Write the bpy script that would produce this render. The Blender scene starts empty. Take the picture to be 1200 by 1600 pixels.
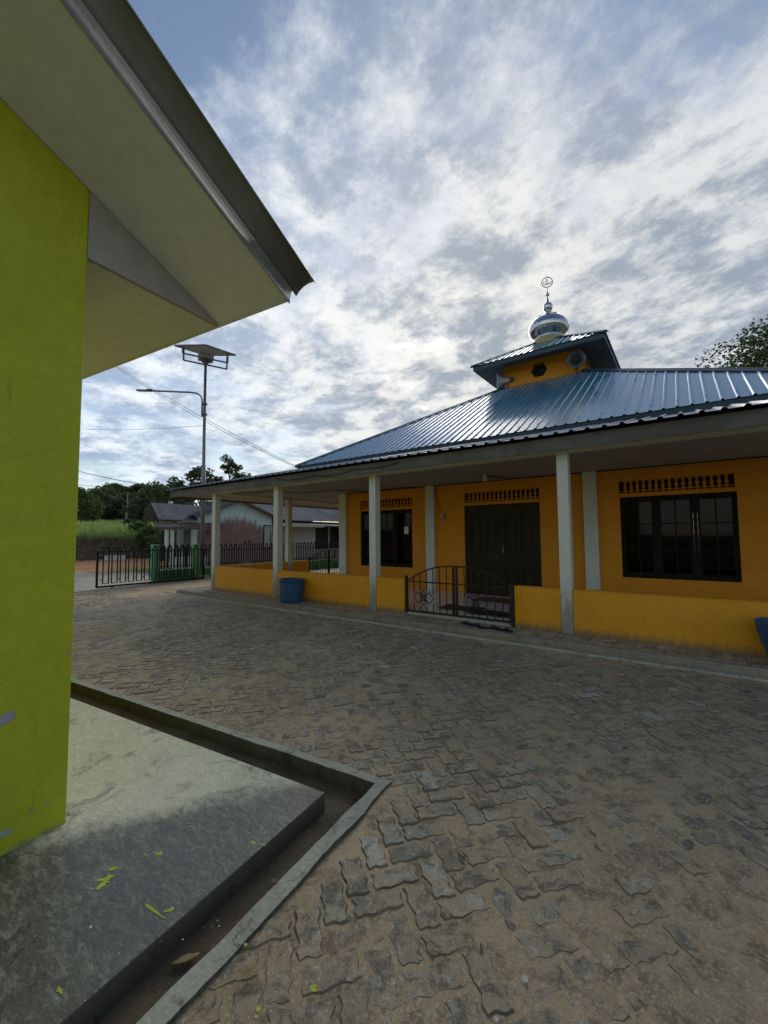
import bpy, bmesh, math, random
from mathutils import Vector, Matrix, noise
R = math.radians
rnd = random.Random(7)
C = bpy.context.scene.collection
scene = bpy.context.scene

# ------------------------------------------------------------------ camera
cd = bpy.data.cameras.new('camera'); cam = bpy.data.objects.new('camera', cd); C.objects.link(cam)
scene.camera = cam
cd.sensor_fit = 'VERTICAL'; cd.sensor_height = 32.0; cd.lens = 32.0 * 647.7 / 1600.0
cd.clip_start = 0.05; cd.clip_end = 3000
YAW, PITCH, ROLL = R(36.233), R(3.464), R(-0.40)
F = Vector((-math.sin(YAW)*math.cos(PITCH), math.cos(YAW)*math.cos(PITCH), math.sin(PITCH)))
Rt = Vector((math.cos(YAW), math.sin(YAW), 0)); Up = Rt.cross(F)
R2 = Rt*math.cos(ROLL) + Up*math.sin(ROLL); U2 = -Rt*math.sin(ROLL) + Up*math.cos(ROLL)
M3 = Matrix((R2, U2, -F)).transposed()
cam.matrix_world = Matrix.Translation((0, 0, 1.55)) @ M3.to_4x4()

# ------------------------------------------------------------------ world, sun, exposure
SUN_EL, SUN_AZ = R(27), R(-24)          # azimuth measured from +Y towards +X
sdir = Vector((math.sin(SUN_AZ)*math.cos(SUN_EL), math.cos(SUN_AZ)*math.cos(SUN_EL), math.sin(SUN_EL)))
w = bpy.data.worlds.new('World'); scene.world = w; w.use_nodes = True
nt = w.node_tree; nt.nodes.clear()
class G:
    """tiny node graph helper"""
    def __init__(s, nt): s.nt = nt
    def n(s, t, **k):
        nd = s.nt.nodes.new(t)
        for a, b in k.items():
            if a.startswith('i_'):
                key = a[2:]
                nd.inputs[int(key) if key.isdigit() else key].default_value = b
            else: setattr(nd, a, b)
        return nd
    def l(s, a, b): s.nt.links.new(a, b)
    def m(s, op, a, b=None, c=None, clamp=False):
        nd = s.nt.nodes.new('ShaderNodeMath'); nd.operation = op; nd.use_clamp = clamp
        for i, v in enumerate((a, b, c)):
            if v is None: continue
            if isinstance(v, (int, float)): nd.inputs[i].default_value = v
            else: s.l(v, nd.inputs[i])
        return nd.outputs[0]
    def mix(s, f, a, b):
        nd = s.nt.nodes.new('ShaderNodeMix'); nd.data_type = 'RGBA'
        for k, v in ((0, f), (6, a), (7, b)):
            if isinstance(v, (int, float)): nd.inputs[k].default_value = v
            elif isinstance(v, tuple): nd.inputs[k].default_value = (*v[:3], 1)
            else: s.l(v, nd.inputs[k])
        return nd.outputs[2]
    def noise(s, vec, scale, detail=4, rough=.55, dist=0, dim='3D'):
        nd = s.n('ShaderNodeTexNoise', noise_dimensions=dim)
        nd.inputs['Scale'].default_value = scale; nd.inputs['Detail'].default_value = detail
        nd.inputs['Roughness'].default_value = rough; nd.inputs['Distortion'].default_value = dist
        if vec is not None: s.l(vec, nd.inputs['Vector'])
        return nd.outputs['Fac']
    def ramp(s, f, a, b, va=0., vb=1., smooth=True):
        nd = s.n('ShaderNodeMapRange', interpolation_type='SMOOTHSTEP' if smooth else 'LINEAR')
        s.l(f, nd.inputs[0])
        for i, v in enumerate((a, b, va, vb)): nd.inputs[i+1].default_value = v
        return nd.outputs[0]
    def mapping(s, vec, scale=(1,1,1), rot=(0,0,0), loc=(0,0,0)):
        nd = s.n('ShaderNodeMapping'); s.l(vec, nd.inputs[0])
        nd.inputs['Scale'].default_value = scale; nd.inputs['Rotation'].default_value = rot
        nd.inputs['Location'].default_value = loc
        return nd.outputs[0]
g = G(nt)
tc = g.n('ShaderNodeTexCoord').outputs['Generated']
sky = g.n('ShaderNodeTexSky', sky_type='NISHITA', sun_disc=False)
sky.sun_elevation = SUN_EL; sky.sun_rotation = SUN_AZ; sky.air_density = 1.1; sky.dust_density = 0.6
sx = g.n('ShaderNodeSeparateXYZ'); g.l(tc, sx.inputs[0])
zc = g.m('MAXIMUM', sx.outputs[2], 0.0)
zz = g.m('ADD', zc, 0.14)
px = g.m('DIVIDE', sx.outputs[0], zz); py = g.m('DIVIDE', sx.outputs[1], zz)
cb = g.n('ShaderNodeCombineXYZ'); g.l(px, cb.inputs[0]); g.l(py, cb.inputs[1])
P0 = cb.outputs[0]
big = g.noise(g.mapping(P0, loc=(3.1, 1.7, 0)), .55, 3, .5)
mid = g.noise(g.mapping(P0, scale=(1.0, 1.0, 1), rot=(0, 0, R(35))), 2.6, 10, .62, .35)
fine = g.noise(g.mapping(P0, scale=(1.0, 1.0, 1), rot=(0, 0, R(-25)), loc=(5, 2, 0)), 8.0, 9, .72, .0)
dens = g.m('ADD', g.m('MULTIPLY', big, .55), g.m('ADD', g.m('MULTIPLY', mid, .75), g.m('MULTIPLY', fine, .32)))
# clear patches: low on the left horizon and high overhead
hz = g.ramp(sx.outputs[2], .02, .30, .10, 0)
top = g.ramp(sx.outputs[2], .42, .80, 0, .15)
dens = g.m('SUBTRACT', g.m('SUBTRACT', dens, hz), top)
# dot with sun direction
dp = g.n('ShaderNodeVectorMath', operation='DOT_PRODUCT'); g.l(tc, dp.inputs[0]); dp.inputs[1].default_value = sdir
glow = g.m('POWER', g.m('MAXIMUM', dp.outputs['Value'], 0.0), 3.5)
cover = g.ramp(g.m('ADD', dens, g.m('MULTIPLY', glow, .20)), .66, .97)
# thin parts bright, thick parts grey
thick = g.ramp(g.noise(g.mapping(P0, scale=(1, 1.1, 1), rot=(0, 0, R(20)), loc=(9, 4, 0)), 3.6, 13, .68, .1), .40, .61)
bright = g.mix(glow, (.54, .61, .70), (.82, .82, .79))
dark = g.mix(glow, (.23, .30, .43), (.35, .40, .46))
cloudcol = g.mix(thick, bright, dark)
# sky behind the camera is a little brighter than to its right
wd = g.n('ShaderNodeVectorMath', operation='DOT_PRODUCT'); g.l(tc, wd.inputs[0]); wd.inputs[1].default_value = (-.45, -.85, .1)
side = g.ramp(wd.outputs['Value'], -.7, 1.0, .80, 1.45)
b1 = g.n('ShaderNodeBackground'); b1.inputs[1].default_value = 0.090
g.l(sky.outputs[0], b1.inputs[0])
b2 = g.n('ShaderNodeBackground'); g.l(cloudcol, b2.inputs[0]); g.l(side, b2.inputs[1])
ms = g.n('ShaderNodeMixShader'); g.l(cover, ms.inputs[0]); g.l(b1.outputs[0], ms.inputs[1]); g.l(b2.outputs[0], ms.inputs[2])
wo = g.n('ShaderNodeOutputWorld'); g.l(ms.outputs[0], wo.inputs[0])

sl = bpy.data.lights.new('sun', 'SUN'); sl.energy = 1.3; sl.angle = R(30); sl.color = (1, .95, .87)
so = bpy.data.objects.new('sun', sl); C.objects.link(so)
so.rotation_euler = sdir.to_track_quat('Z', 'Y').to_euler()
scene.view_settings.view_transform = 'Standard'; scene.view_settings.look = 'None'
scene.view_settings.exposure = 0.4; scene.view_settings.gamma = 1
scene.render.engine = 'CYCLES'
scene.render.resolution_x, scene.render.resolution_y = 768, 1024

# ------------------------------------------------------------------ materials
MATS = {}
def pbr(name, col, col2=None, scale=3., rough=.7, bump=.15, bscale=60., metal=0., stains=(), spec=.4, contrast=(.35, .65), coat=0, grime=None, ao=None):
    """noise-mixed paint: col/col2 mottling, stains = [(colour, scale, lo, hi, stretch)], grime = (colour, z0, z1) splash band"""
    m = bpy.data.materials.new(name); m.use_nodes = True; MATS[name] = m
    g = G(m.node_tree); b = m.node_tree.nodes['Principled BSDF']
    tc = g.n('ShaderNodeTexCoord').outputs['Object']
    col2 = col2 or tuple(c*.8 for c in col)
    c = g.mix(g.ramp(g.noise(tc, scale, 6, .6), *contrast), col, col2)
    c = g.mix(g.ramp(g.noise(tc, scale*9, 4, .7), .3, .75, 0, .35), c, tuple(x*.72 for x in col2))
    for (sc_, ss, lo, hi, st) in stains:
        c = g.mix(g.ramp(g.noise(g.mapping(tc, scale=st), ss, 7, .65, .3), lo, hi), c, sc_)
    if grime:
        gc, z0, z1 = grime
        s = g.n('ShaderNodeSeparateXYZ'); g.l(tc, s.inputs[0])
        h = g.m('ADD', s.outputs[2], g.m('MULTIPLY', g.m('SUBTRACT', g.noise(g.mapping(tc, scale=(1, 1, .35)), 14, 6, .7), .5), (z1-z0)*1.6))
        c = g.mix(g.ramp(h, z0, z1, .85, 0), c, gc)
    g.l(c, b.inputs['Base Color'])
    b.inputs['Metallic'].default_value = metal
    b.inputs['Specular IOR Level'].default_value = spec
    b.inputs['Coat Weight'].default_value = coat; b.inputs['Coat Roughness'].default_value = .12
    g.l(g.ramp(g.noise(tc, scale*2.3, 5, .6), .2, .8, max(rough-.1, .03), min(rough+.1, 1)), b.inputs['Roughness'])
    if bump:
        bn = g.n('ShaderNodeBump'); bn.inputs['Strength'].default_value = bump; bn.inputs['Distance'].default_value = .01
        hh = g.m('ADD', g.noise(tc, bscale, 4, .6), g.m('MULTIPLY', g.noise(tc, bscale*.12, 3, .5), 2.))
        g.l(hh, bn.inputs['Height']); g.l(bn.outputs[0], b.inputs['Normal'])
    return m
W1 = (1, 1, 1); VS = (1, 1, .12)
pbr('lime_paint', (.50, .525, .020), (.46, .485, .018), 1.2, .62, .5, 70, grime=((.26, .25, .08), -.02, .05), stains=[((.30, .33, .03), 2.2, .56, .85, (1, 1, .4)), ((.34, .36, .04), 16, .62, .72, (1.5, 1.5, .12)), ((.52, .55, .07), 7, .68, .8, (1, 1, .3))])
pbr('peeled_plaster', (.42, .42, .47), (.33, .33, .38), 20, .85, .4)
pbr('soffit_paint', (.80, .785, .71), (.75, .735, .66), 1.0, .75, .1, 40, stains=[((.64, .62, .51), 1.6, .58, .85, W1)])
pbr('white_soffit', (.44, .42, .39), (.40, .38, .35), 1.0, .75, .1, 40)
pbr('fascia_white', (.46, .49, .51), (.36, .385, .40), 3, .5, .12, 60, stains=[((.25, .25, .22), 9, .62, .8, (1, .3, 1))])
pbr('flashing_dark', (.24, .25, .25), (.29, .30, .295), 4, .5, .12, 60, metal=.3, stains=[((.14, .13, .11), 3, .55, .8, (1, .2, 1))])
pbr('orange_wall', (.70, .265, .008), (.64, .24, .008), 1.5, .7, .25, 80, stains=[((.36, .13, .01), 3, .56, .9, VS), ((.58, .30, .06), 11, .69, .78, (1, 1, .4))])
pbr('orange_low', (.78, .34, .010), (.72, .31, .010), 1.8, .66, .25, 80, stains=[((.62, .265, .012), 3.5, .60, .9, VS), ((.80, .45, .05), 8, .66, .8, W1), ((.34, .17, .03), 13, .66, .76, (1, 1, .3))], grime=((.17, .12, .07), .13, .30))
pbr('coping', (.66, .50, .30), (.52, .36, .16), 5, .8, .3)
pbr('pillar_cream', (.68, .66, .55), (.62, .60, .50), 2.0, .65, .2, 60, stains=[((.38, .37, .29), 4, .60, .85, VS)], grime=((.24, .20, .17), .30, .95))
pbr('pilaster_cream', (.66, .65, .55), (.60, .59, .50), 2.0, .65, .2, 60)
pbr('ceiling', (.40, .36, .30), (.36, .32, .265), 1.0, .8, .1, 40, stains=[((.33, .29, .22), 1.3, .60, .85, (1, 2, 1))])
pbr('fascia_grey', (.16, .15, .125), (.10, .093, .075), 1.3, .8, .3, 50, stains=[((.09, .08, .06), 3, .52, .75, (1, 1, .5)), ((.27, .255, .21), 2.2, .60, .75, (.6, .6, 1.5))])
pbr('roof_blue', (.040, .18, .255), (.058, .21, .295), .9, .36, .05, 14, metal=.1, spec=.6, coat=.3, stains=[((.20, .30, .38), 2.4, .60, .72, (1, .5, .5))])
# paler, rougher lavender tone on the roof, except a broad darker strip below the tower
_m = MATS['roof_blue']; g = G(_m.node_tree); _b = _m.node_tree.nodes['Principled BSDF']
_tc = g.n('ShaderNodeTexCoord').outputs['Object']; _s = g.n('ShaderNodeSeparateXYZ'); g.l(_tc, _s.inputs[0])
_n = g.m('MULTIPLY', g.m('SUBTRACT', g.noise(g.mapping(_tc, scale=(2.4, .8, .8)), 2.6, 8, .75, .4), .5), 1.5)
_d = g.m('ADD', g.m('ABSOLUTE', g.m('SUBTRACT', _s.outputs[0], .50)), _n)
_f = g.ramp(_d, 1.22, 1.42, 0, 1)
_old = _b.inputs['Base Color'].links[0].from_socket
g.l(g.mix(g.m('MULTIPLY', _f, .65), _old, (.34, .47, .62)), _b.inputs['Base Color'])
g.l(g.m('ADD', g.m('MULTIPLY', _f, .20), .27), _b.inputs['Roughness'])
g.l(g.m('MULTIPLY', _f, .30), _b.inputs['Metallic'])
pbr('flashing_blue', (.035, .06, .08), (.045, .075, .10), 1.5, .5, .08, 20, metal=.1, spec=.4, stains=[((.10, .15, .18), 2.0, .6, .8, (1, 1, .3))])
pbr('roof_grey', (.30, .33, .36), (.22, .24, .27), 1.0, .35, .08, 20, metal=.5)
pbr('zinc_old', (.14, .145, .15), (.20, .205, .21), 2, .6, .2, 30, metal=.35, stains=[((.10, .085, .075), 3, .56, .75, (.3, 1, 1))])
pbr('zinc_dark', (.10, .105, .115), (.15, .15, .155), .8, .7, .2, 30, metal=.15, stains=[((.22, .2, .19), 1.3, .58, .75, (1, .4, 1))])
pbr('black_iron', (.010, .009, .009), (.018, .014, .012), 6, .6, .1, 60, metal=.0, spec=.25, stains=[((.09, .035, .02), 9, .62, .75, W1)])
pbr('brown_iron', (.035, .022, .018), (.05, .028, .02), 6, .5, .1, 60, metal=.4)
pbr('galv', (.17, .165, .19), (.23, .22, .25), 5, .45, .1, 60, metal=.6, stains=[((.12, .085, .07), 6, .6, .8, (1, 1, .3))])
pbr('green_wall', (.08, .29, .10), (.065, .23, .08), 2, .75, .3, 60, stains=[((.03, .07, .035), 2.6, .52, .72, VS)])
pbr('green_pillar', (.16, .46, .20), (.13, .38, .17), 2, .7, .3, 60, stains=[((.07, .16, .08), 4, .60, .8, VS)])
pbr('mint', (.60, .68, .63), (.64, .71, .66), 1.2, .8, .2, 40, stains=[((.30, .33, .26), 2.3, .6, .8, VS)])
pbr('mint_dark', (.15, .19, .15), (.20, .23, .18), 3, .8, .2, 40)
pbr('cream_house', (.46, .41, .36), (.38, .33, .29), 1.4, .8, .25, 40, stains=[((.26, .20, .17), 1.6, .55, .8, (1, 1, .5))])
pbr('timber', (.13, .10, .085), (.17, .11, .085), 3, .8, .3, 30)
pbr('dark_door', (.020, .014, .006), (.030, .020, .009), (1.5), .5, .12, 30, spec=.25)
pbr('dark_frame', (.010, .007, .005), (.015, .011, .008), 3, .6, .05, spec=.15)
pbr('dark_inside', (.03, .027, .025), (.02, .02, .02), 3, .9, .05)
pbr('hall_wall', (.20, .15, .09), (.18, .13, .08), 2, .9, .05)
pbr('blue_plastic', (.022, .075, .17), (.03, .095, .20), 3, .42, .12, 25, stains=[((.12, .13, .13), 5, .60, .78, (1, 1, .5)), ((.03, .05, .08), 2, .5, .8, W1)])
pbr('rubber', (.012, .012, .013), (.02, .02, .02), 8, .7, .2)
pbr('red_mat', (.20, .055, .03), (.13, .04, .025), 6, .95, .5, 120)
pbr('brown_mat', (.10, .06, .035), (.07, .045, .03), 6, .95, .5, 120)
pbr('dark_mat', (.02, .02, .018), (.035, .03, .025), 6, .95, .5, 120)
pbr('horn_grey', (.14, .16, .155), (.10, .12, .115), 5, .4, .05, 20, metal=.2)
pbr('horn_white', (.55, .57, .57), (.46, .48, .48), 5, .5, .05, 20)
pbr('brass_ring', (.45, .40, .14), (.35, .30, .12), 6, .5, .1, 30)
pbr('chrome', (.60, .60, .63), (.52, .52, .55), 6, .13, .03, 6, metal=1.0)
pbr('meter_plastic', (.25, .28, .22), (.18, .2, .16), 8, .4, .05)
pbr('paper', (.75, .75, .70), (.68, .68, .62), 8, .8, .05)
pbr('cable', (.012, .012, .013), (.02, .02, .02), 8, .6, 0)
pbr('panel_back', (.46, .44, .40), (.38, .37, .34), 3, .6, .05)
pbr('steel_frame', (.10, .10, .12), (.14, .14, .16), 5, .5, .05, metal=.5)
pbr('lime_splash', (.55, .62, .06), (.48, .54, .05), 20, .6, .1)
pbr('white_splash', (.75, .75, .68), (.66, .66, .60), 20, .6, .1)
pbr('leaf_dry', (.42, .33, .17), (.28, .19, .09), 25, .7, .3, 200)
pbr('leaf_dark', (.09, .055, .03), (.14, .09, .05), 25, .7, .3, 200)
pbr('bark', (.16, .13, .10), (.09, .07, .055), 4, .9, .6, 20)
pbr('bark_pale', (.36, .34, .30), (.24, .22, .19), 4, .9, .4, 20)
pbr('hedge_dry', (.16, .13, .085), (.10, .10, .05), 2, .95, .5, 10)
def concrete(name, a, b, dk, dark_zone=None, sc=2.2, cracks=0):
    m = bpy.data.materials.new(name); m.use_nodes = True; MATS[name] = m
    g = G(m.node_tree); bs = m.node_tree.nodes['Principled BSDF']
    tc = g.n('ShaderNodeTexCoord').outputs['Object']
    c = g.mix(g.ramp(g.noise(tc, sc, 7, .65, .4), .3, .7), a, b)
    c = g.mix(g.ramp(g.noise(tc, sc*1.7, 8, .72, 1.0), .52, .66), c, dk)
    c = g.mix(g.ramp(g.noise(g.mapping(tc, scale=(1, 2.2, 1), rot=(0, 0, .6)), 16, 8, .8, .6), .50, .66, 0, .55), c, tuple(min(1, x*1.4) for x in a))
    c = g.mix(g.ramp(g.noise(tc, 90, 7, .88), .51, .63, 0, .7), c, tuple(x*.55 for x in dk))
    c = g.mix(g.ramp(g.noise(tc, 170, 6, .88), .54, .64, 0, .6), c, tuple(min(1, x*1.45) for x in a))
    rough = g.ramp(g.noise(tc, sc*3, 6, .6), .2, .8, .62, .85)
    if cracks:
        v = g.n('ShaderNodeTexVoronoi', feature='DISTANCE_TO_EDGE'); v.inputs['Scale'].default_value = cracks
        wv = g.n('ShaderNodeVectorMath', operation='ADD'); g.l(tc, wv.inputs[0])
        nn_ = g.n('ShaderNodeTexNoise'); nn_.inputs['Scale'].default_value = 5; nn_.inputs['Detail'].default_value = 6; g.l(tc, nn_.inputs['Vector'])
        sc2 = g.n('ShaderNodeVectorMath', operation='SCALE'); g.l(nn_.outputs['Color'], sc2.inputs[0]); sc2.inputs['Scale'].default_value = .35
        g.l(sc2.outputs[0], wv.inputs[1]); g.l(wv.outputs[0], v.inputs['Vector'])
        cr = g.m('MULTIPLY', g.ramp(v.outputs['Distance'], .003, .010, 1, 0), g.ramp(g.noise(tc, 1.7, 3, .5), .48, .60))
        c = g.mix(g.m('MULTIPLY', cr, .7), c, tuple(x*.35 for x in dk))
    if dark_zone:
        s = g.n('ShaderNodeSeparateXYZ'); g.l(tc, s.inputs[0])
        dx = g.m('SUBTRACT', s.outputs[0], dark_zone[0]); dy = g.m('SUBTRACT', s.outputs[1], dark_zone[1])
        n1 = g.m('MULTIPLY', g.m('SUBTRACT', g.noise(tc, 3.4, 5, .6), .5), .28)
        # darker, smoother side: south of a wavering line
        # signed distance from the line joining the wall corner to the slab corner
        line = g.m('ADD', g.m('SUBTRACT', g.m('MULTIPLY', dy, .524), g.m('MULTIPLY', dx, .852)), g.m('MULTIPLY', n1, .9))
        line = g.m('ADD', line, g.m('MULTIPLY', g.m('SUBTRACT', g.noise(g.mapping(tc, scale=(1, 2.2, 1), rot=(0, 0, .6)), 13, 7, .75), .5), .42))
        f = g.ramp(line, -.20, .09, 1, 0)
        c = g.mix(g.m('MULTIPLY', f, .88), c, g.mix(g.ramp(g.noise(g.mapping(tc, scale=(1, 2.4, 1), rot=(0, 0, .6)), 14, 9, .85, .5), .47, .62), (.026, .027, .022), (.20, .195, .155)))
        # blueish oval tint with crisp edge, slightly smoother
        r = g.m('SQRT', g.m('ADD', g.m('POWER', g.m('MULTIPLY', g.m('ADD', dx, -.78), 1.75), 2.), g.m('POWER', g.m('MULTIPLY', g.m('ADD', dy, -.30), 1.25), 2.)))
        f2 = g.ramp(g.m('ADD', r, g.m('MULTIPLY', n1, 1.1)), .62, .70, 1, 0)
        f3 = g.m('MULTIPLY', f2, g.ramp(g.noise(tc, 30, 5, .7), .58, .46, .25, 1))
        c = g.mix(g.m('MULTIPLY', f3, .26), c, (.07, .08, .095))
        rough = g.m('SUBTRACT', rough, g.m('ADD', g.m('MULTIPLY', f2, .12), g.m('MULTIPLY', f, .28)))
    g.l(c, bs.inputs['Base Color']); g.l(rough, bs.inputs['Roughness'])
    bn = g.n('ShaderNodeBump'); bn.inputs['Strength'].default_value = .45; bn.inputs['Distance'].default_value = .008
    g.l(g.m('ADD', g.noise(tc, 45, 6, .7), g.m('MULTIPLY', g.noise(tc, 7, 4, .6), 1.5)), bn.inputs['Height']); g.l(bn.outputs[0], bs.inputs['Normal'])
    return m
concrete('slab_concrete', (.70, .67, .49), (.57, .55, .40), (.36, .335, .26), dark_zone=(-2.688, .858, 0), cracks=1.1)
concrete('kerb_concrete', (.44, .42, .33), (.34, .325, .25), (.20, .185, .14), sc=4, cracks=2.2)
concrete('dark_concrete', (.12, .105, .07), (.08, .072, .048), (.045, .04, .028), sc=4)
concrete('apron_concrete', (.42, .35, .26), (.34, .285, .21), (.24, .20, .145), sc=1.0)
concrete('platform_brick', (.30, .26, .185), (.23, .20, .145), (.14, .12, .085), sc=3)
# soil of the forecourt that fills and covers the paving blocks
def soil():
    m = bpy.data.materials.new('forecourt_soil'); m.use_nodes = True; MATS['soil'] = m
    g = G(m.node_tree); bs = m.node_tree.nodes['Principled BSDF']
    tc = g.n('ShaderNodeTexCoord').outputs['Object']
    c = g.mix(g.ramp(g.noise(tc, .8, 7, .65, .3), .35, .65), (.54, .385, .22), (.37, .27, .155))
    c = g.mix(g.ramp(g.noise(tc, .55, 5, .6, .4), .56, .70, 0, .75), c, (.54, .32, .13))
    c = g.mix(g.ramp(g.noise(tc, 5.5, 8, .78, .3), .47, .60, 0, .8), c, (.15, .11, .065))
    c = g.mix(g.ramp(g.noise(tc, 55, 8, .85), .50, .60, 0, .75), c, (.60, .50, .34))
    c = g.mix(g.ramp(g.noise(tc, 150, 6, .9), .52, .62, 0, .8), c, (.14, .11, .07))
    g.l(c, bs.inputs['Base Color']); g.l(g.ramp(g.noise(tc, 1.3, 6, .7), .35, .65, .55, .92), bs.inputs['Roughness']); bs.inputs['Specular IOR Level'].default_value = .4
    bn = g.n('ShaderNodeBump'); bn.inputs['Strength'].default_value = .6; bn.inputs['Distance'].default_value = .008
    g.l(g.m('ADD', g.noise(tc, 60, 6, .75), g.m('MULTIPLY', g.noise(tc, 9, 4, .6), 1.5)), bn.inputs['Height']); g.l(bn.outputs[0], bs.inputs['Normal'])
soil()
def paver():
    m = bpy.data.materials.new('paving_block'); m.use_nodes = True; MATS['paver'] = m
    g = G(m.node_tree); bs = m.node_tree.nodes['Principled BSDF']
    tc = g.n('ShaderNodeTexCoord').outputs['Object']
    ri = g.n('ShaderNodeNewGeometry').outputs['Random Per Island']
    c = g.mix(ri, (.23, .20, .14), (.43, .385, .28))
    c = g.mix(g.ramp(ri, .93, .99, 0, .7), c, (.54, .51, .42))
    c = g.mix(g.ramp(g.noise(tc, .8, 7, .65, .3), .40, .60, 0, .75), c, (.42, .30, .165))
    c = g.mix(g.ramp(g.noise(tc, 3.1, 6, .7, .4), .46, .57, 0, .9), c, (.43, .30, .165))
    c = g.mix(g.ramp(g.noise(tc, 8, 8, .8, .5), .47, .60, 0, .9), c, (.10, .085, .055))
    c = g.mix(g.ramp(g.noise(tc, 19, 8, .8, .5), .53, .66, 0, .85), c, (.60, .57, .49))
    c = g.mix(g.ramp(g.noise(tc, 140, 6, .9), .52, .62, 0, .75), c, (.10, .088, .06))
    c = g.mix(g.ramp(g.noise(tc, 90, 7, .9), .54, .62, 0, .7), c, (.58, .54, .43))
    g.l(c, bs.inputs['Base Color']); g.l(g.ramp(g.noise(tc, 2.2, 6, .7), .35, .65, .42, .80), bs.inputs['Roughness']); bs.inputs['Specular IOR Level'].default_value = .45
    bn = g.n('ShaderNodeBump'); bn.inputs['Strength'].default_value = .7; bn.inputs['Distance'].default_value = .008
    g.l(g.m('ADD', g.noise(tc, 70, 6, .75), g.m('MULTIPLY', g.noise(tc, 12, 4, .6), 1.5)), bn.inputs['Height']); g.l(bn.outputs[0], bs.inputs['Normal'])
paver()
def ground_mat():
    m = bpy.data.materials.new('ground_soil'); m.use_nodes = True; MATS['ground'] = m
    g = G(m.node_tree); bs = m.node_tree.nodes['Principled BSDF']
    tc = g.n('ShaderNodeTexCoord').outputs['Object']
    s = g.n('ShaderNodeSeparateXYZ'); g.l(tc, s.inputs[0])
    wob = g.m('MULTIPLY', g.m('SUBTRACT', g.noise(tc, .18, 5, .6), .5), 7.)
    x = g.m('ADD', s.outputs[0], wob)
    grass = g.mix(g.noise(tc, .6, 6, .7), (.10, .13, .035), (.20, .18, .07))
    c = g.mix(g.ramp(x, -37., -35.5, 0, 1), grass, (.50, .23, .11))
    c = g.mix(g.ramp(g.noise(tc, .5, 6, .7), .45, .62, 0, .7), c, (.34, .23, .14))
    f = g.m('MULTIPLY', g.ramp(x, -23., -21.5, 0, 1), 1.)
    c = g.mix(f, c, g.mix(g.ramp(g.noise(tc, 1.2, 6, .7), .42, .58), (.30, .25, .17), (.13, .16, .06)))
    g.l(c, bs.inputs['Base Color']); bs.inputs['Roughness'].default_value = .95; bs.inputs['Specular IOR Level'].default_value = .1
ground_mat()
def leaf_mat(name, a, b, tr=.25):
    m = bpy.data.materials.new(name); m.use_nodes = True; MATS[name] = m
    g = G(m.node_tree); bs = m.node_tree.nodes['Principled BSDF']
    tc = g.n('ShaderNodeTexCoord').outputs['Object']
    ri = g.n('ShaderNodeNewGeometry').outputs['Random Per Island']
    f = g.m('ADD', g.m('MULTIPLY', ri, .6), g.m('MULTIPLY', g.noise(tc, .7, 3, .6), .5), clamp=True)
    g.l(g.mix(f, a, b), bs.inputs['Base Color']); bs.inputs['Roughness'].default_value = .6
    bs.inputs['Specular IOR Level'].default_value = .25
    t = g.n('ShaderNodeBsdfTranslucent'); g.l(g.mix(f, a, b), t.inputs[0])
    mx = g.n('ShaderNodeMixShader'); mx.inputs[0].default_value = tr
    out = [n for n in m.node_tree.nodes if n.type == 'OUTPUT_MATERIAL'][0]
    g.l(bs.outputs[0], mx.inputs[1]); g.l(t.outputs[0], mx.inputs[2]); g.l(mx.outputs[0], out.inputs[0])
leaf_mat('leaf_forest', (.045, .078, .030), (.11, .15, .052))
leaf_mat('leaf_bright', (.045, .085, .020), (.10, .15, .035))
leaf_mat('leaf_mid', (.045, .075, .028), (.10, .13, .05))
leaf_mat('leaf_olive', (.05, .05, .03), (.11, .12, .06))
leaf_mat('grass_green', (.20, .31, .06), (.42, .50, .17), .4)
leaf_mat('grass_straw', (.17, .13, .08), (.26, .22, .13), .3)
def glass(name, tint=(.5, .55, .5), al=.5):
    m = bpy.data.materials.new(name); m.use_nodes = True; MATS[name] = m
    g = G(m.node_tree); out = [n for n in m.node_tree.nodes if n.type == 'OUTPUT_MATERIAL'][0]
    tr = g.n('ShaderNodeBsdfTransparent'); tr.inputs[0].default_value = (*tint, 1)
    gl = g.n('ShaderNodeBsdfGlossy'); gl.inputs[1].default_value = .03; gl.inputs[0].default_value = (.35, .35, .35, 1)
    fr = g.n('ShaderNodeFresnel'); fr.inputs[0].default_value = 1.45
    mx = g.n('ShaderNodeMixShader'); g.l(fr.outputs[0], mx.inputs[0]); g.l(tr.outputs[0], mx.inputs[1]); g.l(gl.outputs[0], mx.inputs[2])
    g.l(mx.outputs[0], out.inputs[0])
glass('tinted_glass', (.03, .032, .03)); glass('clear_glass', (.7, .72, .68))
def tiles():
    m = bpy.data.materials.new('floor_tiles'); m.use_nodes = True; MATS['tiles'] = m
    g = G(m.node_tree); bs = m.node_tree.nodes['Principled BSDF']
    tc = g.n('ShaderNodeTexCoord').outputs['Object']
    br = g.n('ShaderNodeTexBrick', offset=0.); g.l(tc, br.inputs[0])
    br.inputs['Color1'].default_value = (.66, .64, .62, 1); br.inputs['Color2'].default_value = (.62, .60, .58, 1)
    br.inputs['Mortar'].default_value = (.25, .24, .22, 1); br.inputs['Scale'].default_value = 1
    br.inputs['Mortar Size'].default_value = .004; br.inputs['Brick Width'].default_value = .4; br.inputs['Row Height'].default_value = .4
    g.l(br.outputs[0], bs.inputs['Base Color']); bs.inputs['Roughness'].default_value = .12
tiles()
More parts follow.
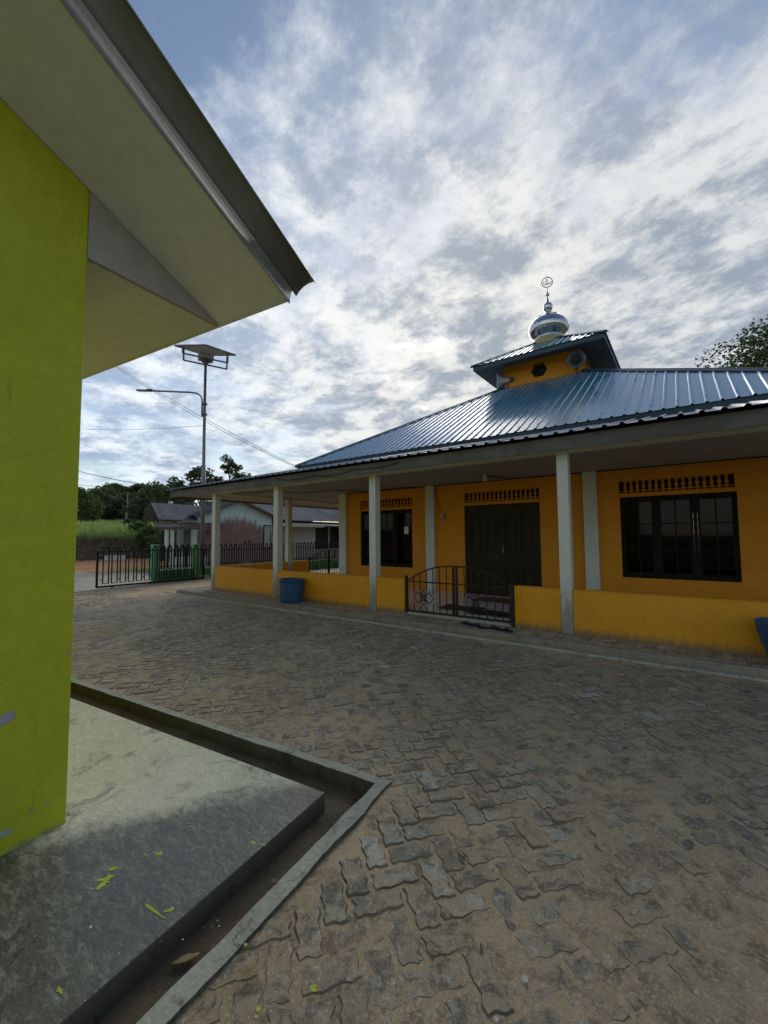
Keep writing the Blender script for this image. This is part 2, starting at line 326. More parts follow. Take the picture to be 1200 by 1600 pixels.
def stain_wall():
    """white-green gable with a ragged red-brown mud stain rising from its foot"""
    m = bpy.data.materials.new('stained_gable'); m.use_nodes = True; MATS['stained_gable'] = m
    g = G(m.node_tree); bs = m.node_tree.nodes['Principled BSDF']
    tc = g.n('ShaderNodeTexCoord').outputs['Object']
    s = g.n('ShaderNodeSeparateXYZ'); g.l(tc, s.inputs[0])
    base = g.mix(g.ramp(g.noise(tc, 1.2, 6, .6), .35, .65), (.66, .74, .70), (.58, .66, .62))
    dome = g.m('MULTIPLY', g.m('POWER', g.m('ABSOLUTE', g.m('SUBTRACT', s.outputs[1], -2.75)), 2.), -.14)
    h = g.m('SUBTRACT', s.outputs[2], g.m('ADD', dome, 2.75))
    h = g.m('ADD', h, g.m('MULTIPLY', g.m('SUBTRACT', g.noise(g.mapping(tc, scale=(1, 3.2, .7)), 2.2, 8, .75), .5), 1.7))
    c = g.mix(g.ramp(h, -.35, .18, 1, 0), base, g.mix(g.ramp(g.noise(tc, 2, 6, .7), .4, .6), (.30, .16, .135), (.22, .13, .115)))
    g.l(c, bs.inputs['Base Color']); bs.inputs['Roughness'].default_value = .85
stain_wall()
pbr('solar_cells', (.01, .015, .04), (.015, .02, .05), 4, .15, 0)

# ------------------------------------------------------------------ mesh helpers
class MB:
    def __init__(s): s.v = []; s.f = []
    def add(s, vs, fs):
        o = len(s.v); s.v += [tuple(v) for v in vs]; s.f += [tuple(i+o for i in f) for f in fs]; return s
    def box(s, x0, x1, y0, y1, z0, z1):
        return s.add([(x0,y0,z0),(x1,y0,z0),(x1,y1,z0),(x0,y1,z0),(x0,y0,z1),(x1,y0,z1),(x1,y1,z1),(x0,y1,z1)],
                     [(3,2,1,0),(4,5,6,7),(0,1,5,4),(1,2,6,5),(2,3,7,6),(3,0,4,7)])
    def obox(s, c, ax, ay, az):
        """oriented box: centre and three half-vectors"""
        c, ax, ay, az = map(Vector, (c, ax, ay, az))
        vs = [c+ax*i+ay*j+az*k for k in (-1,1) for i, j in ((-1,-1),(1,-1),(1,1),(-1,1))]
        return s.add(vs, [(3,2,1,0),(4,5,6,7),(0,1,5,4),(1,2,6,5),(2,3,7,6),(3,0,4,7)])
    def bar(s, a, b, wdt, hgt=None, up=(0,0,1)):
        a, b = Vector(a), Vector(b); d = (b-a); L = d.length; d.normalize()
        u = Vector(up)
        if abs(d.dot(u)) > .98: u = Vector((0,1,0))
        sd = d.cross(u).normalized(); u2 = sd.cross(d)
        return s.obox((a+b)/2, d*L/2, sd*wdt/2, u2*(hgt or wdt)/2)
    def tube(s, pts, r, n=8, cap=True):
        pts = [Vector(p) for p in pts]; rs = r if isinstance(r, (list, tuple)) else [r]*len(pts)
        rings = []; prev = None
        for i, p in enumerate(pts):
            d = (pts[min(i+1, len(pts)-1)] - pts[max(i-1, 0)])
            if d.length < 1e-9: d = Vector((0,0,1))
            d.normalize()
            if prev is None:
                u = Vector((0,0,1)) if abs(d.z) < .95 else Vector((1,0,0))
                a = d.cross(u).normalized()
            else:
                a = (prev - d*prev.dot(d)).normalized()
            prev = a; b = d.cross(a)
            rings.append([p + (a*math.cos(t*2*math.pi/n)+b*math.sin(t*2*math.pi/n))*rs[i] for t in range(n)])
        vs = [v for rg in rings for v in rg]; fs = []
        for i in range(len(rings)-1):
            for t in range(n):
                fs.append((i*n+t, i*n+(t+1)%n, (i+1)*n+(t+1)%n, (i+1)*n+t))
        if cap: fs.append(tuple(range(n))[::-1]); fs.append(tuple((len(rings)-1)*n+t for t in range(n)))
        return s.add(vs, fs)
    def lathe(s, prof, c=(0,0,0), n=24, axis=None):
        """prof [(r,z)] about z (or axis) through c"""
        c = Vector(c); q = Vector((0,0,1)).rotation_difference(Vector(axis)) if axis is not None else None
        vs = []
        for r, z in prof:
            for t in range(n):
                v = Vector((r*math.cos(t*2*math.pi/n), r*math.sin(t*2*math.pi/n), z))
                if q: v = q @ v
                vs.append(c+v)
        fs = [(i*n+t, i*n+(t+1)%n, (i+1)*n+(t+1)%n, (i+1)*n+t) for i in range(len(prof)-1) for t in range(n)]
        if prof[0][0] > 1e-4 and False: pass
        return s.add(vs, fs)
    def prism(s, poly, z0, z1):
        n = len(poly)
        vs = [(x,y,z0) for x,y in poly]+[(x,y,z1) for x,y in poly]
        return s.add(vs, [tuple(range(n))[::-1], tuple(range(n,2*n))]+[(i,(i+1)%n,n+(i+1)%n,n+i) for i in range(n)])
    def quad(s, a, b, c, d): return s.add([a,b,c,d], [(0,1,2,3)])
    def slab(s, pts, nrm, t):
        """polygon pts extruded by t along nrm"""
        nrm = Vector(nrm); n = len(pts); p = [Vector(q) for q in pts]
        return s.add(p+[q+nrm*t for q in p], [tuple(range(n))[::-1], tuple(range(n,2*n))]+[(i,(i+1)%n,n+(i+1)%n,n+i) for i in range(n)])
    def build(s, name, mat, parent=None, bevel=0, smooth=False, solid=0, label=None):
        me = bpy.data.meshes.new(name)
        off = Vector((0,0,0))
        if parent is not None: off = WORLD[parent.name]
        me.from_pydata([tuple(Vector(v)-off) for v in s.v], [], s.f); me.update()
        bm = bmesh.new(); bm.from_mesh(me); bmesh.ops.recalc_face_normals(bm, faces=bm.faces); bm.to_mesh(me); bm.free()
        o = bpy.data.objects.new(name, me); C.objects.link(o)
        me.materials.append(MATS[mat] if isinstance(mat, str) else mat)
        if smooth:
            for p_ in me.polygons: p_.use_smooth = True
        if bevel:
            m = o.modifiers.new('bevel', 'BEVEL'); m.width = bevel; m.segments = 2; m.limit_method = 'ANGLE'; m.angle_limit = R(40)
        if solid:
            m = o.modifiers.new('solid', 'SOLIDIFY'); m.thickness = solid
        if parent is not None: o.parent = parent
        WORLD[o.name] = off
        if label: o['label'] = label
        return o
WORLD = {}
def thing(name, label, cat, loc, group=None):
    o = bpy.data.objects.new(name, None); C.objects.link(o); o.location = loc; o.empty_display_size = .3
    o['label'] = label; o['category'] = cat
    if group: o['group'] = group
    WORLD[o.name] = Vector(loc); return o
def tag(o, label, cat, group=None):
    o['label'] = label; o['category'] = cat
    if group: o['group'] = group
    return o
def struct(o): o['kind'] = 'structure'; return o
def copy_obj(o, parent, dloc):
    c = o.copy(); C.objects.link(c); c.parent = parent; c.location = Vector(o.location)+Vector(dloc); WORLD[c.name] = WORLD[o.name]
    return c
def wall_holes(mb, axis, p0, p1, a0, a1, z0, z1, holes):
    """wall slab between p0..p1 on its normal axis, a0..a1 along, with rectangular holes [(a,b,za,zb)]"""
    xs = sorted({a0, a1, *[h[0] for h in holes], *[h[1] for h in holes]})
    def bx(a, b, za, zb):
        if b-a < 1e-5 or zb-za < 1e-5: return
        if axis == 'y': mb.box(a, b, p0, p1, za, zb)
        else: mb.box(p0, p1, a, b, za, zb)
    for a, b in zip(xs, xs[1:]):
        mids = sorted([h for h in holes if h[0] <= a+1e-6 and h[1] >= b-1e-6], key=lambda h: h[2]); z = z0
        for h in mids: bx(a, b, z, h[2]); z = h[3]
        bx(a, b, z, z1)
    return mb

# ------------------------------------------------------------------ terrain
def gz(x, y):
    """height of the open ground"""
    h = .05
    if x < -33:
        t = min(1, max(0, (-x-33.5)/2.4)); h += 1.35*t*t*(3-2*t)
        h += 1.6*min(1, max(0, (-x-35)/20.))
        h += .25*noise.noise(Vector((x*.15, y*.15, 0)))*t
    return h
def sm(t): t = max(0, min(1, t)); return t*t*(3-2*t)
def fz(x, y):
    """forecourt rises gently to the mosque and the gate"""
    return .07*sm((y-1.6)/3.6) if x > -9 else .07*max(sm((y-1.6)/3.6), sm((-x-9)/3.5))
mb = MB()
xs = [-900,-400,-200,-120,-90]+[-75+i*2.5 for i in range(16)]+[-36.5+i*.5 for i in range(10)]+[-31,-28,-24,-20,-14.6]
xs2 = xs+[-8,-2,4,10,20,40,80,160,400,900]
ys = [-900,-300,-100,-40,-15]+[-6+i*2 for i in range(30)]+[60,75,100,150,300,900]
for i, x in enumerate(xs2):
    for j, y in enumerate(ys):
        z = gz(x, y) if x < -14.5 else -.30
        mb.v.append((x, y, z))
ny = len(ys)
for i in range(len(xs2)-1):
    for j in range(ny-1): mb.f.append((i*ny+j, (i+1)*ny+j, (i+1)*ny+j+1, i*ny+j+1))
struct(mb.build('ground', 'ground', smooth=True))
# road apron beyond the gate
mb = MB(); mb.slab([(-14.60,-14,.068),(-14.60,8.1,.068),(-17.5,7.9,.068),(-20.0,8.4,.068),(-21.3,7.2,.062),(-23.6,7.0,.06),(-24.2,4,.06),(-25,-14,.06)], (0,0,-1), .05)
struct(mb.build('road', 'apron_concrete'))
# concrete sill under the gate and fence
mb = MB(); mb.box(-14.60, -13.85, -14, 8.75, -.05, .082)
struct(mb.build('gate_sill', 'apron_concrete', bevel=.01))

# forecourt soil sheet (fine near the camera)
SB = Vector((-.9933, -.1160)); SA = Vector((-.1160, .9933))      # left house axes: SB to the left, SA away
def slabpt(S, a, b): return (S.x+SA.x*a+SB.x*b, S.y+SA.y*a+SB.y*b)
S0 = Vector((-1.815, 1.862)); K0 = Vector((-1.566, 2.208))
def inside_house(x, y, m=0.):
    """inside the kerb quadrant of the left house"""
    d = Vector((x, y))-K0
    return d.dot(SB) > m and d.dot(-SA) > m
mb = MB(); idx = {}
def soil_h(x, y):
    n1 = noise.noise(Vector((x*.55+3, y*.55, 1.3)))           # patches where soil buries blocks
    n2 = noise.noise(Vector((x*2.1, y*2.1, 4.1)))
    n3 = noise.noise(Vector((x*9, y*9, 7.7))); n4 = noise.noise(Vector((x*23, y*23, 2.2)))
    return fz(x, y) - .0022 + .0012*sm((2.6-y)/1.6) + .0068*n1 + .0050*n2 + .0035*n3 + .0016*n4
def gridsheet(x0, x1, y0, y1, st):
    nx = int(round((x1-x0)/st)); ny = int(round((y1-y0)/st)); vid = {}
    for i in range(nx):
        for j in range(ny):
            cx, cy = x0+(i+.5)*st, y0+(j+.5)*st
            if inside_house(cx, cy, .02): continue
            q = []
            for a, b in ((i,j),(i+1,j),(i+1,j+1),(i,j+1)):
                if (a,b) not in vid:
                    X, Y = x0+a*st, y0+b*st
                    vid[(a,b)] = len(mb.v); mb.v.append((X, Y, soil_h(X, Y)))
                q.append(vid[(a,b)])
            mb.f.append(tuple(q))
gridsheet(-3.0, 3.0, 0.0, 4.0, .025)
gridsheet(-14.0, -3.0, 0.0, 6.0, .05)
gridsheet(-3.0, 3.0, 4.0, 6.0, .05)
gridsheet(3.0, 9.0, 0.0, 6.0, .1)
gridsheet(-14.0, 9.0, -8.0, 0.0, .2)
gridsheet(-14.0, -11.2, 6.0, 8.8, .1)
struct(mb.build('forecourt_soil', 'soil', smooth=True))
mb = MB(); mb.slab([(-14,8.8,.06),(-11.2,8.8,.06),(-11.2,30,.06),(-14,30,.06)], (0,0,-1), .05)
struct(mb.build('yard', 'soil'))

# interlocking wavy paving blocks in a herringbone, real relief, about 4000 of them: one ground surface
def paver_shape(L, W, seg=6):
    """outline of a wavy block centred at 0, long axis x"""
    a = .0085
    def wv(t): return a*math.sin(t*2*math.pi)
    pts = []
    for i in range(seg): t = i/seg; pts.append((-L/2+L*t, -W/2+wv(t*2)))
    for i in range(3): t = i/3; pts.append((L/2-wv(t)*1.0, -W/2+W*t))
    for i in range(seg): t = i/seg; pts.append((L/2-L*t, W/2+wv((1-t)*2)))
    for i in range(3): t = i/3; pts.append((-L/2-wv(1-t)*1.0, W/2-W*t))
    return pts
mb = MB(); PC = []
PL, PW = .232, .116; gap = .013
shape = paver_shape(PL-gap, PW-gap)
th0 = R(52)
ca, sa = math.cos(th0), math.sin(th0)
def place(u, v, horiz):
    x0, y0 = u*ca - v*sa, u*sa + v*ca
    if not (-13.7 < x0 < 4.2 and -.6 < y0 < 5.62): return
    if x0 > 1.5+ .9*y0 + 1.2: return
    if inside_house(x0, y0, -.02): return
    if y0 > 0 and x0 < -.6-y0*6 - 3: pass
    d = math.hypot(x0, y0)
    z = fz(x0, y0) + rnd.gauss(0, .0016) + .004*noise.noise(Vector((x0*1.1, y0*1.1, 9)))
    tx, ty = rnd.gauss(0, .014), rnd.gauss(0, .014); rot = th0 + (0 if horiz else math.pi/2) + rnd.gauss(0, .035)
    u0, v0 = rnd.gauss(0, .003), rnd.gauss(0, .003)
    c, s_ = math.cos(rot), math.sin(rot); out = []; inn = []
    ins = .010
    for (px_, py_) in shape:
        jx, jy = px_+rnd.gauss(0, .0016), py_+rnd.gauss(0, .0016)
        q = (x0+u0+jx*c-jy*s_, y0+v0+jx*s_+jy*c); out.append((q[0], q[1], z-.012+tx*jx+ty*jy))
        k1, k2 = 1-ins/(PL/2), 1-ins/(PW/2); ix, iy = jx*k1, jy*k2
        q = (x0+u0+ix*c-iy*s_, y0+v0+ix*s_+iy*c); inn.append((q[0], q[1], z+tx*ix+ty*iy+rnd.gauss(0, .0006)))
    n = len(out); o = len(mb.v); mb.v += out+inn; PC.append(n)
    mb.f += [(o+i, o+(i+1)%n, o+n+(i+1)%n, o+n+i) for i in range(n)] + [tuple(o+n+i for i in range(n))]
K = 170
for i in range(-K, K):
    for j in range(-K, K):
        # herringbone on a PW lattice: period 4 diagonal
        k = (i - j) % 4
        if k == 0: place((i+1)*PW, (j+.5)*PW, True)
        elif k == 3: place((i+.5)*PW, (j+1)*PW, False)
pv = struct(mb.build('paving', 'paver'))
pbr('paver_edge', (.16, .125, .08), (.24, .185, .12), 6, .95, .4, 80, spec=.15)
pv.data.materials.append(MATS['paver_edge'])
for p_ in pv.data.polygons:
    if len(p_.vertices) == 4: p_.material_index = 1

# ------------------------------------------------------------------ left house slab, gutter, kerb
mb = MB()
poly = [slabpt(S0, 0, 0), slabpt(S0, 0, 14), slabpt(S0, -9, 14), slabpt(S0, -9, 0)]
mb.prism(poly, -.16, .03)
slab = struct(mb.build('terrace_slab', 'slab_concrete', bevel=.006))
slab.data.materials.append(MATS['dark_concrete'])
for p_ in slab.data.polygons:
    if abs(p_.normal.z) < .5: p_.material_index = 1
WORLD[slab.name] = Vector((0,0,0))
# gutter floor and kerb (L-shaped)
def Lstrip(mb, i0, i1, z0, z1, S=K0):
    # strip between insets i0 and i1 from the kerb's outer edge, both arms
    a = [slabpt(S, -i0, i0), slabpt(S, -i0, 14), slabpt(S, -i1, 14), slabpt(S, -i1, i1)]
    b = [slabpt(S, -i0, i0), slabpt(S, -i1, i1), slabpt(S, -9, i1), slabpt(S, -9, i0)]
    mb.prism(a, z0, z1); mb.prism(b, z0, z1)
mb = MB(); n_ = 160
# the kerb with a worn, uneven outer edge
def kerb(mb):
    wd_ = .078; zt_ = .024
    def ring(P, D, Nn, L, n, flip):
        vs = []
        for i in range(n+1):
            t = L*i/n
            if i == 0: t0 = 0.
            o_ = .012*noise.noise(Vector((t*5, P[0], 3))) + .006*noise.noise(Vector((t*19, 1, 3)))
            q_ = .007*noise.noise(Vector((t*6, 7, P[1])))
            zz_ = zt_+.006*noise.noise(Vector((t*3, 2, 8)))
            A_ = Vector(P)+D*(t if i else 0)+Nn*(o_ if i else 0)
            t2 = max(t, wd_) ; B_ = Vector(P)+D*(t2)+Nn*(wd_+q_)
            vs += [(A_.x, A_.y, -.08), (A_.x, A_.y, zt_-.005+.004*noise.noise(Vector((t*9,1,1)))), (B_.x, B_.y, zz_), (B_.x, B_.y, -.15)]
        fs = [(4*i+k, 4*(i+1)+k, 4*(i+1)+(k+1)%4, 4*i+(k+1)%4) for i in range(n) for k in range(3)]
        mb.add(vs, fs)
    ring(tuple(K0), SB, -SA, 12, 260, 0)
    ring(tuple(K0), -SA, SB, 7, 200, 1)
kerb(mb)
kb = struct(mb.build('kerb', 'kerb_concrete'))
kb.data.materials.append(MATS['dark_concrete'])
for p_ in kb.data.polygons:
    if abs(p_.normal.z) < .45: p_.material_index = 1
mb = MB()
nseg = 90
for arm in range(2):
    D, Nn, L = (SB, -SA, 12) if arm == 0 else (-SA, SB, 7)
    W_ = .62
    rows = 6
    vs = []
    for i in range(nseg+1):
        for k in range(rows+1):
            q = K0 + D*(L*i/nseg) + Nn*(.06+W_*k/rows)
            vs.append((q.x, q.y, -.080+.016*noise.noise(Vector((q.x*6, q.y*6, 5)))))
    mb.add(vs, [(i*(rows+1)+k, (i+1)*(rows+1)+k, (i+1)*(rows+1)+k+1, i*(rows+1)+k+1) for i in range(nseg) for k in range(rows)])
pbr('gutter_dirt', (.17, .125, .075), (.11, .083, .05), 5, .95, .8, 60, stains=[((.34, .26, .18), 30, .6, .7, W1)])
struct(mb.build('gutter_floor', 'gutter_dirt', smooth=True))

# ------------------------------------------------------------------ left house (lime wall, boxed eaves)
A3 = Vector((SA.x, SA.y, 0)); B3 = Vector((SB.x, SB.y, 0)); Z3 = Vector((0,0,1))
cor = Vector((-2.763, .858, .03))
def H(a, b, z): v = cor + A3*a + B3*b; return (v.x, v.y, z)
lh = thing('green_house', 'lime green house wall with peeling paint and deep boxed eaves at the left edge', 'house', (cor.x, cor.y, .03))
sl_ = .44                                    # roof slope
ze = 3.196                                     # eave soffit level
ye = .912                                      # overhang beyond the front wall
def roofz(a): return ze+.006 + sl_*(ye-a)
# gable wall (facing the camera's right) and front wall
mb = MB()
mb.slab([H(0,0,.02), H(-7,0,.02), H(-7,0,roofz(-7)), H(0,0,roofz(0))], B3, .18)
mb.slab([H(-.18,.18,.02), H(-.18,9,.02), H(-.18,9,roofz(0)), H(-.18,.18,roofz(0))], A3, .175)
mb.build('wall', 'lime_paint', lh, bevel=.006)
# triangular end of the boxed eave, in the plane of the gable wall
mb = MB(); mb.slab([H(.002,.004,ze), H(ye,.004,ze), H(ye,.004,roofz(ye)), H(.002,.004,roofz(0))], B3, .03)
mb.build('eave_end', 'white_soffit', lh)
mb = MB(); mb.slab([H(.002,.04,ze+.002), H(ye,.04,ze+.002), H(ye,9,ze+.002), H(.002,9,ze+.002)], Z3, .015)
mb.build('eave_soffit', 'soffit_paint', lh)
ov = .695                                      # rake overhang to the right
mb = MB(); mb.slab([H(ye,0,roofz(ye)), H(ye,-ov,roofz(ye)), H(-7,-ov,roofz(-7)), H(-7,0,roofz(-7))], Z3, .012)
mb.build('rake_soffit', 'soffit_paint', lh)
# eave edge board and barge board
mb = MB(); mb.slab([H(ye+.004,-ov,roofz(ye)-.008), H(ye+.004,9,roofz(ye)-.008), H(ye+.004,9,roofz(ye)+.10), H(ye+.004,-ov,roofz(ye)+.10)], A3, .02)
mb.build('eave_board', 'soffit_paint', lh)
mb = MB()
prof = [(0,-.010),(.003,.035),(.010,.062),(.022,.082)]
n = 2
def rake_pt(a, o, h): return H(a, -ov-.003-o, roofz(a)+h)
vs = []; 
for a in (ye+.03, -7):
    for o, h in prof: vs.append(rake_pt(a, o, h))
m_ = len(prof); mb.add(vs, [(i, i+1, m_+i+1, m_+i) for i in range(m_-1)])
mb.build('barge_board', 'fascia_white', lh, smooth=True, solid=.004)
mb = MB()
prof = [(.020,.0805),(.045,.105),(.085,.128),(.13,.140),(.190,.136),(.196,.120)]
vs = []
for a in (ye+.075, .45, -.2, -7):
    for o, h in prof: vs.append(rake_pt(a, o, h+(.003 if a > .6 else 0)))
m_ = len(prof); mb.add(vs, [(k*m_+i, k*m_+i+1, (k+1)*m_+i+1, (k+1)*m_+i) for i in range(m_-1) for k in range(3)])
mb.build('ridge_flashing', 'flashing_dark', lh, smooth=True, solid=.004)
mb = MB(); mb.slab([H(ye+.07,-ov-.08,roofz(ye)+.115), H(-7,-ov-.08,roofz(-7)+.145), H(-7,9,roofz(-7)+.145), H(ye+.07,9,roofz(ye)+.115)], Z3, .004)
mb.build('roof_sheet', 'flashing_dark', lh)
# peeled paint patches on the gable wall (a along the wall, z height, size)
def blob(mb, c, u, v, r1, r2, nn, seed, jag=.28):
    rr = random.Random(seed); pts = []; N = 26
    for i in range(N):
        t = i*2*math.pi/N
        k = 1+jag*noise.noise(Vector((math.cos(t)*1.6+seed, math.sin(t)*1.6, 0)))+rr.gauss(0, jag*.13)
        pts.append(Vector(c)+u*(r1*math.cos(t)*k)+v*(r2*math.sin(t)*k))
    mb.slab(pts, nn, .0005)
def wallhit(px_, py_):
    dd = (F + R2*(px_-600)/647.7 - U2*(py_-800)/647.7); o = Vector((0,0,1.55))
    t = (cor-o).dot(B3)/dd.dot(B3); return o+dd*t
for sd, (px_, py_, r1, r2, tilt) in enumerate([(8,1124,.050,.026,.4),(49,1267,.0055,.011,.3),(73,1255,.004,.011,.2),(4,1303,.017,.014,.9),(14,1300,.016,.010,.9),(106,1020,.006,.010,0)]):
    p = wallhit(px_, py_) - B3*.0015
    u = (A3*math.cos(tilt)+Z3*math.sin(tilt)); v = (-A3*math.sin(tilt)+Z3*math.cos(tilt))
    mb = MB(); blob(mb, p, u, v, r1, r2, -B3, sd+3, .5); mb.build('peeled_patch', 'peeled_plaster', lh)
# paint splashes dried on the slab
def ghit(px_, py_, z):
    dd = (F + R2*(px_-600)/647.7 - U2*(py_-800)/647.7); t = (z-1.55)/dd.z; return Vector((0,0,1.55))+dd*t
spl = MB()
for sd, (px_, py_, r1, r2, tilt) in enumerate([(158,1383,.020,.012,1.2),(166,1372,.022,.009,1.1),(176,1358,.014,.007,1.0),(247,1333,.014,.007,.2),(228,1336,.012,.003,.1),(240,1423,.035,.004,.15),(266,1422,.012,.006,.9),
        (396,1317,.011,.006,.2),(412,1320,.008,.004,.2),(388,1302,.006,.003,.1),(92,1547,.010,.006,.2),(93,1342,.006,.004,0),(298,1291,.006,.003,.5),(296,1287,.005,.002,.5)]):
    r1 *= 1.3; r2 *= 1.3; p = ghit(px_, py_, .0308); u = Vector((math.cos(tilt), math.sin(tilt), 0)); v = Vector((-math.sin(tilt), math.cos(tilt), 0))
    rs_ = random.Random(sd*7+1)
    for q_ in range(16):
        a_ = rs_.gauss(0, .55); b_ = rs_.gauss(0, .55)*(1-.4*abs(a_)); k_ = rs_.uniform(.15, .5)
        blob(spl, p+u*(r1*a_)+v*(r2*b_)+Z3*(.00002*q_), u, v, max(r1*k_, .0015), max(r2*k_, .0012), Z3, sd*20+q_, .8)
spl.build('paint_splash', 'lime_splash', slab)
spl = MB(); rr = random.Random(4)
for i in range(46):
    px_, py_ = rr.uniform(115, 360), rr.uniform(1190, 1500)
    if i > 28: px_, py_ = rr.uniform(20, 300), rr.uniform(1320, 1590)
    p = ghit(px_, py_, .0307); r_ = rr.uniform(.0012, .0035); u = Vector((1,0,0)); v = Vector((0,1,0))
    blob(spl, p, u, v, r_, r_*.7, Z3, i+90, .4)
for (px_, py_, r1, r2) in ((255,1185,.030,.008),(263,1182,.012,.006),(142,1448,.006,.005),(131,1180,.01,.005)):
    blob(spl, ghit(px_, py_, .0309), Vector((1,0,0)), Vector((0,1,0)), r1, r2, Z3, int(px_), .7)
spl.build('white_specks', 'white_splash', slab)
spl = MB()
for sd, (px_, py_, r1) in enumerate([(489,1545,.014),(492,1540,.008),(404,1576,.009),(400,1588,.006),(384,1476,.008),(391,1458,.005)]):
    p = ghit(px_, py_, .012 if px_ > 400 else .027); blob(spl, p, Vector((1,0,0)), Vector((0,1,0)), r1, r1*.6, Z3, sd+200, .6)
spl.build('lime_drips', 'lime_splash', slab)

# ------------------------------------------------------------------ mosque
XC, PX = -3.34, [-10.62, -8.0, -5.08, -1.54, 1.36, 3.98]
ZP, ZL, ZT = .15, .78, 2.775
mq = thing('mosque', 'orange village mosque with white porch pillars and blue metal hip roof', 'mosque', (XC, 13.8, 0))
YF, YW, XL, XR = 6.43, 9.085, -8.30, 1.62
YB = 18.4
# platform with kerb and drain lip
mb = MB(); mb.box(-11.25, 8.0, 5.96, 6.60, -.05, ZP); mb.box(-11.25, -10.3, 6.60, 20.6, -.05, ZP-.002)
struct(mb.build('porch_platform', 'platform_brick', bevel=.01))
mb = MB(); mb.box(-11.36, 8.0, 5.86, 5.957, -.05, ZP+.006); mb.box(-11.36, -11.253, 5.957, 20.6, -.05, ZP+.006)
struct(mb.build('platform_kerb', 'platform_brick', bevel=.012))
mb = MB(); mb.box(-11.75, 8.0, 5.70, 5.765, -.02, .088)
struct(mb.build('drain_lip', 'kerb_concrete', bevel=.008))
mb = MB(); mb.box(-11.75, 8.0, 5.767, 5.857, -.02, .045)
struct(mb.build('drain_floor', 'dark_concrete'))
# joints of the platform blocks (soldier rows), real thin blocks
mb = MB(); x = -11.2
while x < 4.5:
    y = 5.985; r_ = 0
    while y < 6.35:
        mb.box(x+.004, x+.100, y+.004, min(y+.205, 6.40), ZP-.01, ZP+.004+rnd.uniform(-.0015, .0035)); y += .212
    x += .106
struct(mb.build('platform_paving', 'paver'))
# porch floor
mb = MB(); mb.box(-10.45, 4.0, 6.605, YW+.1, 0, .222); mb.box(-10.45, XL-.02, YW+.1, YB, 0, .222)
mb.build('porch_floor', 'tiles', mq)
mb = MB(); mb.box(-4.20, -2.28, 6.42, 6.601, .10, .215); mb.build('threshold', 'kerb_concrete', mq, bevel=.006)
# outer pillars: front row and left row
side_y = [9.02, 11.9, 14.9, 17.8]
mb = MB(); mb.box(PX[0], PX[0]+.158, YF, YF+.165, ZP-.01, ZT+.04)
p0 = mb.build('pillar', 'pillar_cream', mq, bevel=.008)
for x in PX[1:]: copy_obj(p0, mq, (x-PX[0], 0, 0))
for y in side_y: copy_obj(p0, mq, (0, y-YF, 0))
# low parapet walls
def parapet(x0, x1, y0, y1):
    mb = MB(); mb.box(x0, x1, y0, y1, ZP-.01, ZL-.012); o = mb.build('parapet', 'orange_low', mq, bevel=.008)
    mb = MB(); mb.box(x0-.0, x1+.0, y0-.006, y1+.006, ZL-.012, ZL); mb.build('coping', 'orange_low', mq, bevel=.003)
gates = (-4.235, -2.215)
yw0, yw1 = YF+.012, YF+.132
for a, b in ((PX[0]+.16, PX[1]), (PX[1]+.16, PX[2]), (PX[2]+.16, gates[0]), (gates[1], PX[3]), (PX[3]+.16, PX[4]), (PX[4]+.16, PX[5])):
    parapet(a, b, yw0, yw1)
mb = MB(); mb.box(gates[1], gates[1]+.10, yw0-.02, yw0-.001, ZP-.01, ZL+.004); mb.build('parapet_end', 'orange_low', mq, bevel=.004)
for a, b in ((YF+.17, side_y[0]), (side_y[0]+.17, 9.95), (12.0, side_y[2])): parapet(PX[0]+.03, PX[0]+.15, a, b)
# main walls
WZ = .222; WH = 3.5
win_l = (-7.49, -5.752, .756, 2.28); win_r = (-1.04, .685, .756, 2.28); door = (-4.288, -2.536, .222, 2.28)
vents = [(h[0]-.02, h[1]-.02, 2.33, 2.60) for h in (win_l, win_r, door)]
vents = [(win_l[0], win_l[1], 2.34, 2.585), (win_r[0]-.01, win_r[1]-.02, 2.34, 2.585), (door[0], door[1]-.01, 2.34, 2.585)]
mb = MB(); wall_holes(mb, 'y', YW, YW+.15, XL, XR, WZ-.2, WH, [win_l, win_r, door]+vents)
mb.box(XL, XL+.15, YW+.15, YB, 0, WH)
wall_holes(mb, 'x', XR-.15, XR, YW+.15, YB, 0, WH, [(11.2, 12.9, .8, 2.5), (14.5, 16.2, .8, 2.5)])
wall_holes(mb, 'y', YB-.15, YB, XL+.15, XR-.15, 0, WH, [(-7.3, -5.9, .9, 2.4), (-4.2, -2.5, .9, 2.4), (-1.1, .4, .9, 2.4)])
mb.build('wall', 'orange_wall', mq)
# inside lining so the hall is a room
mb = MB(); mb.box(XL+.16, XR-.16, YW+.16, YB-.16, .20, .215); mb.build('hall_floor', 'hall_wall', mq)
mb = MB(); mb.box(XL+.16, XR-.16, YW+.16, YB-.16, 2.95, 2.97); mb.build('hall_ceiling', 'hall_wall', mq)
# back windows: frame with arched head pieces
for (a, b) in ((-7.3, -5.9), (-4.2, -2.5), (-1.1, .4)):
    mb = MB(); m_ = (a+b)/2
    for x in (a+.03, m_, b-.03): mb.box(x-.03, x+.03, YB-.10, YB-.05, .9, 2.4)
    for z in (.93, 1.55, 2.1, 2.37): mb.box(a+.06, b-.06, YB-.095, YB-.055, z-.025, z+.025)
    fr = mb.build('back_window', 'dark_frame', mq)
    mb = MB(); mb.box(a+.005, b-.005, YB-.078, YB-.072, .905, 2.395); mb.build('pane', 'clear_glass', fr)
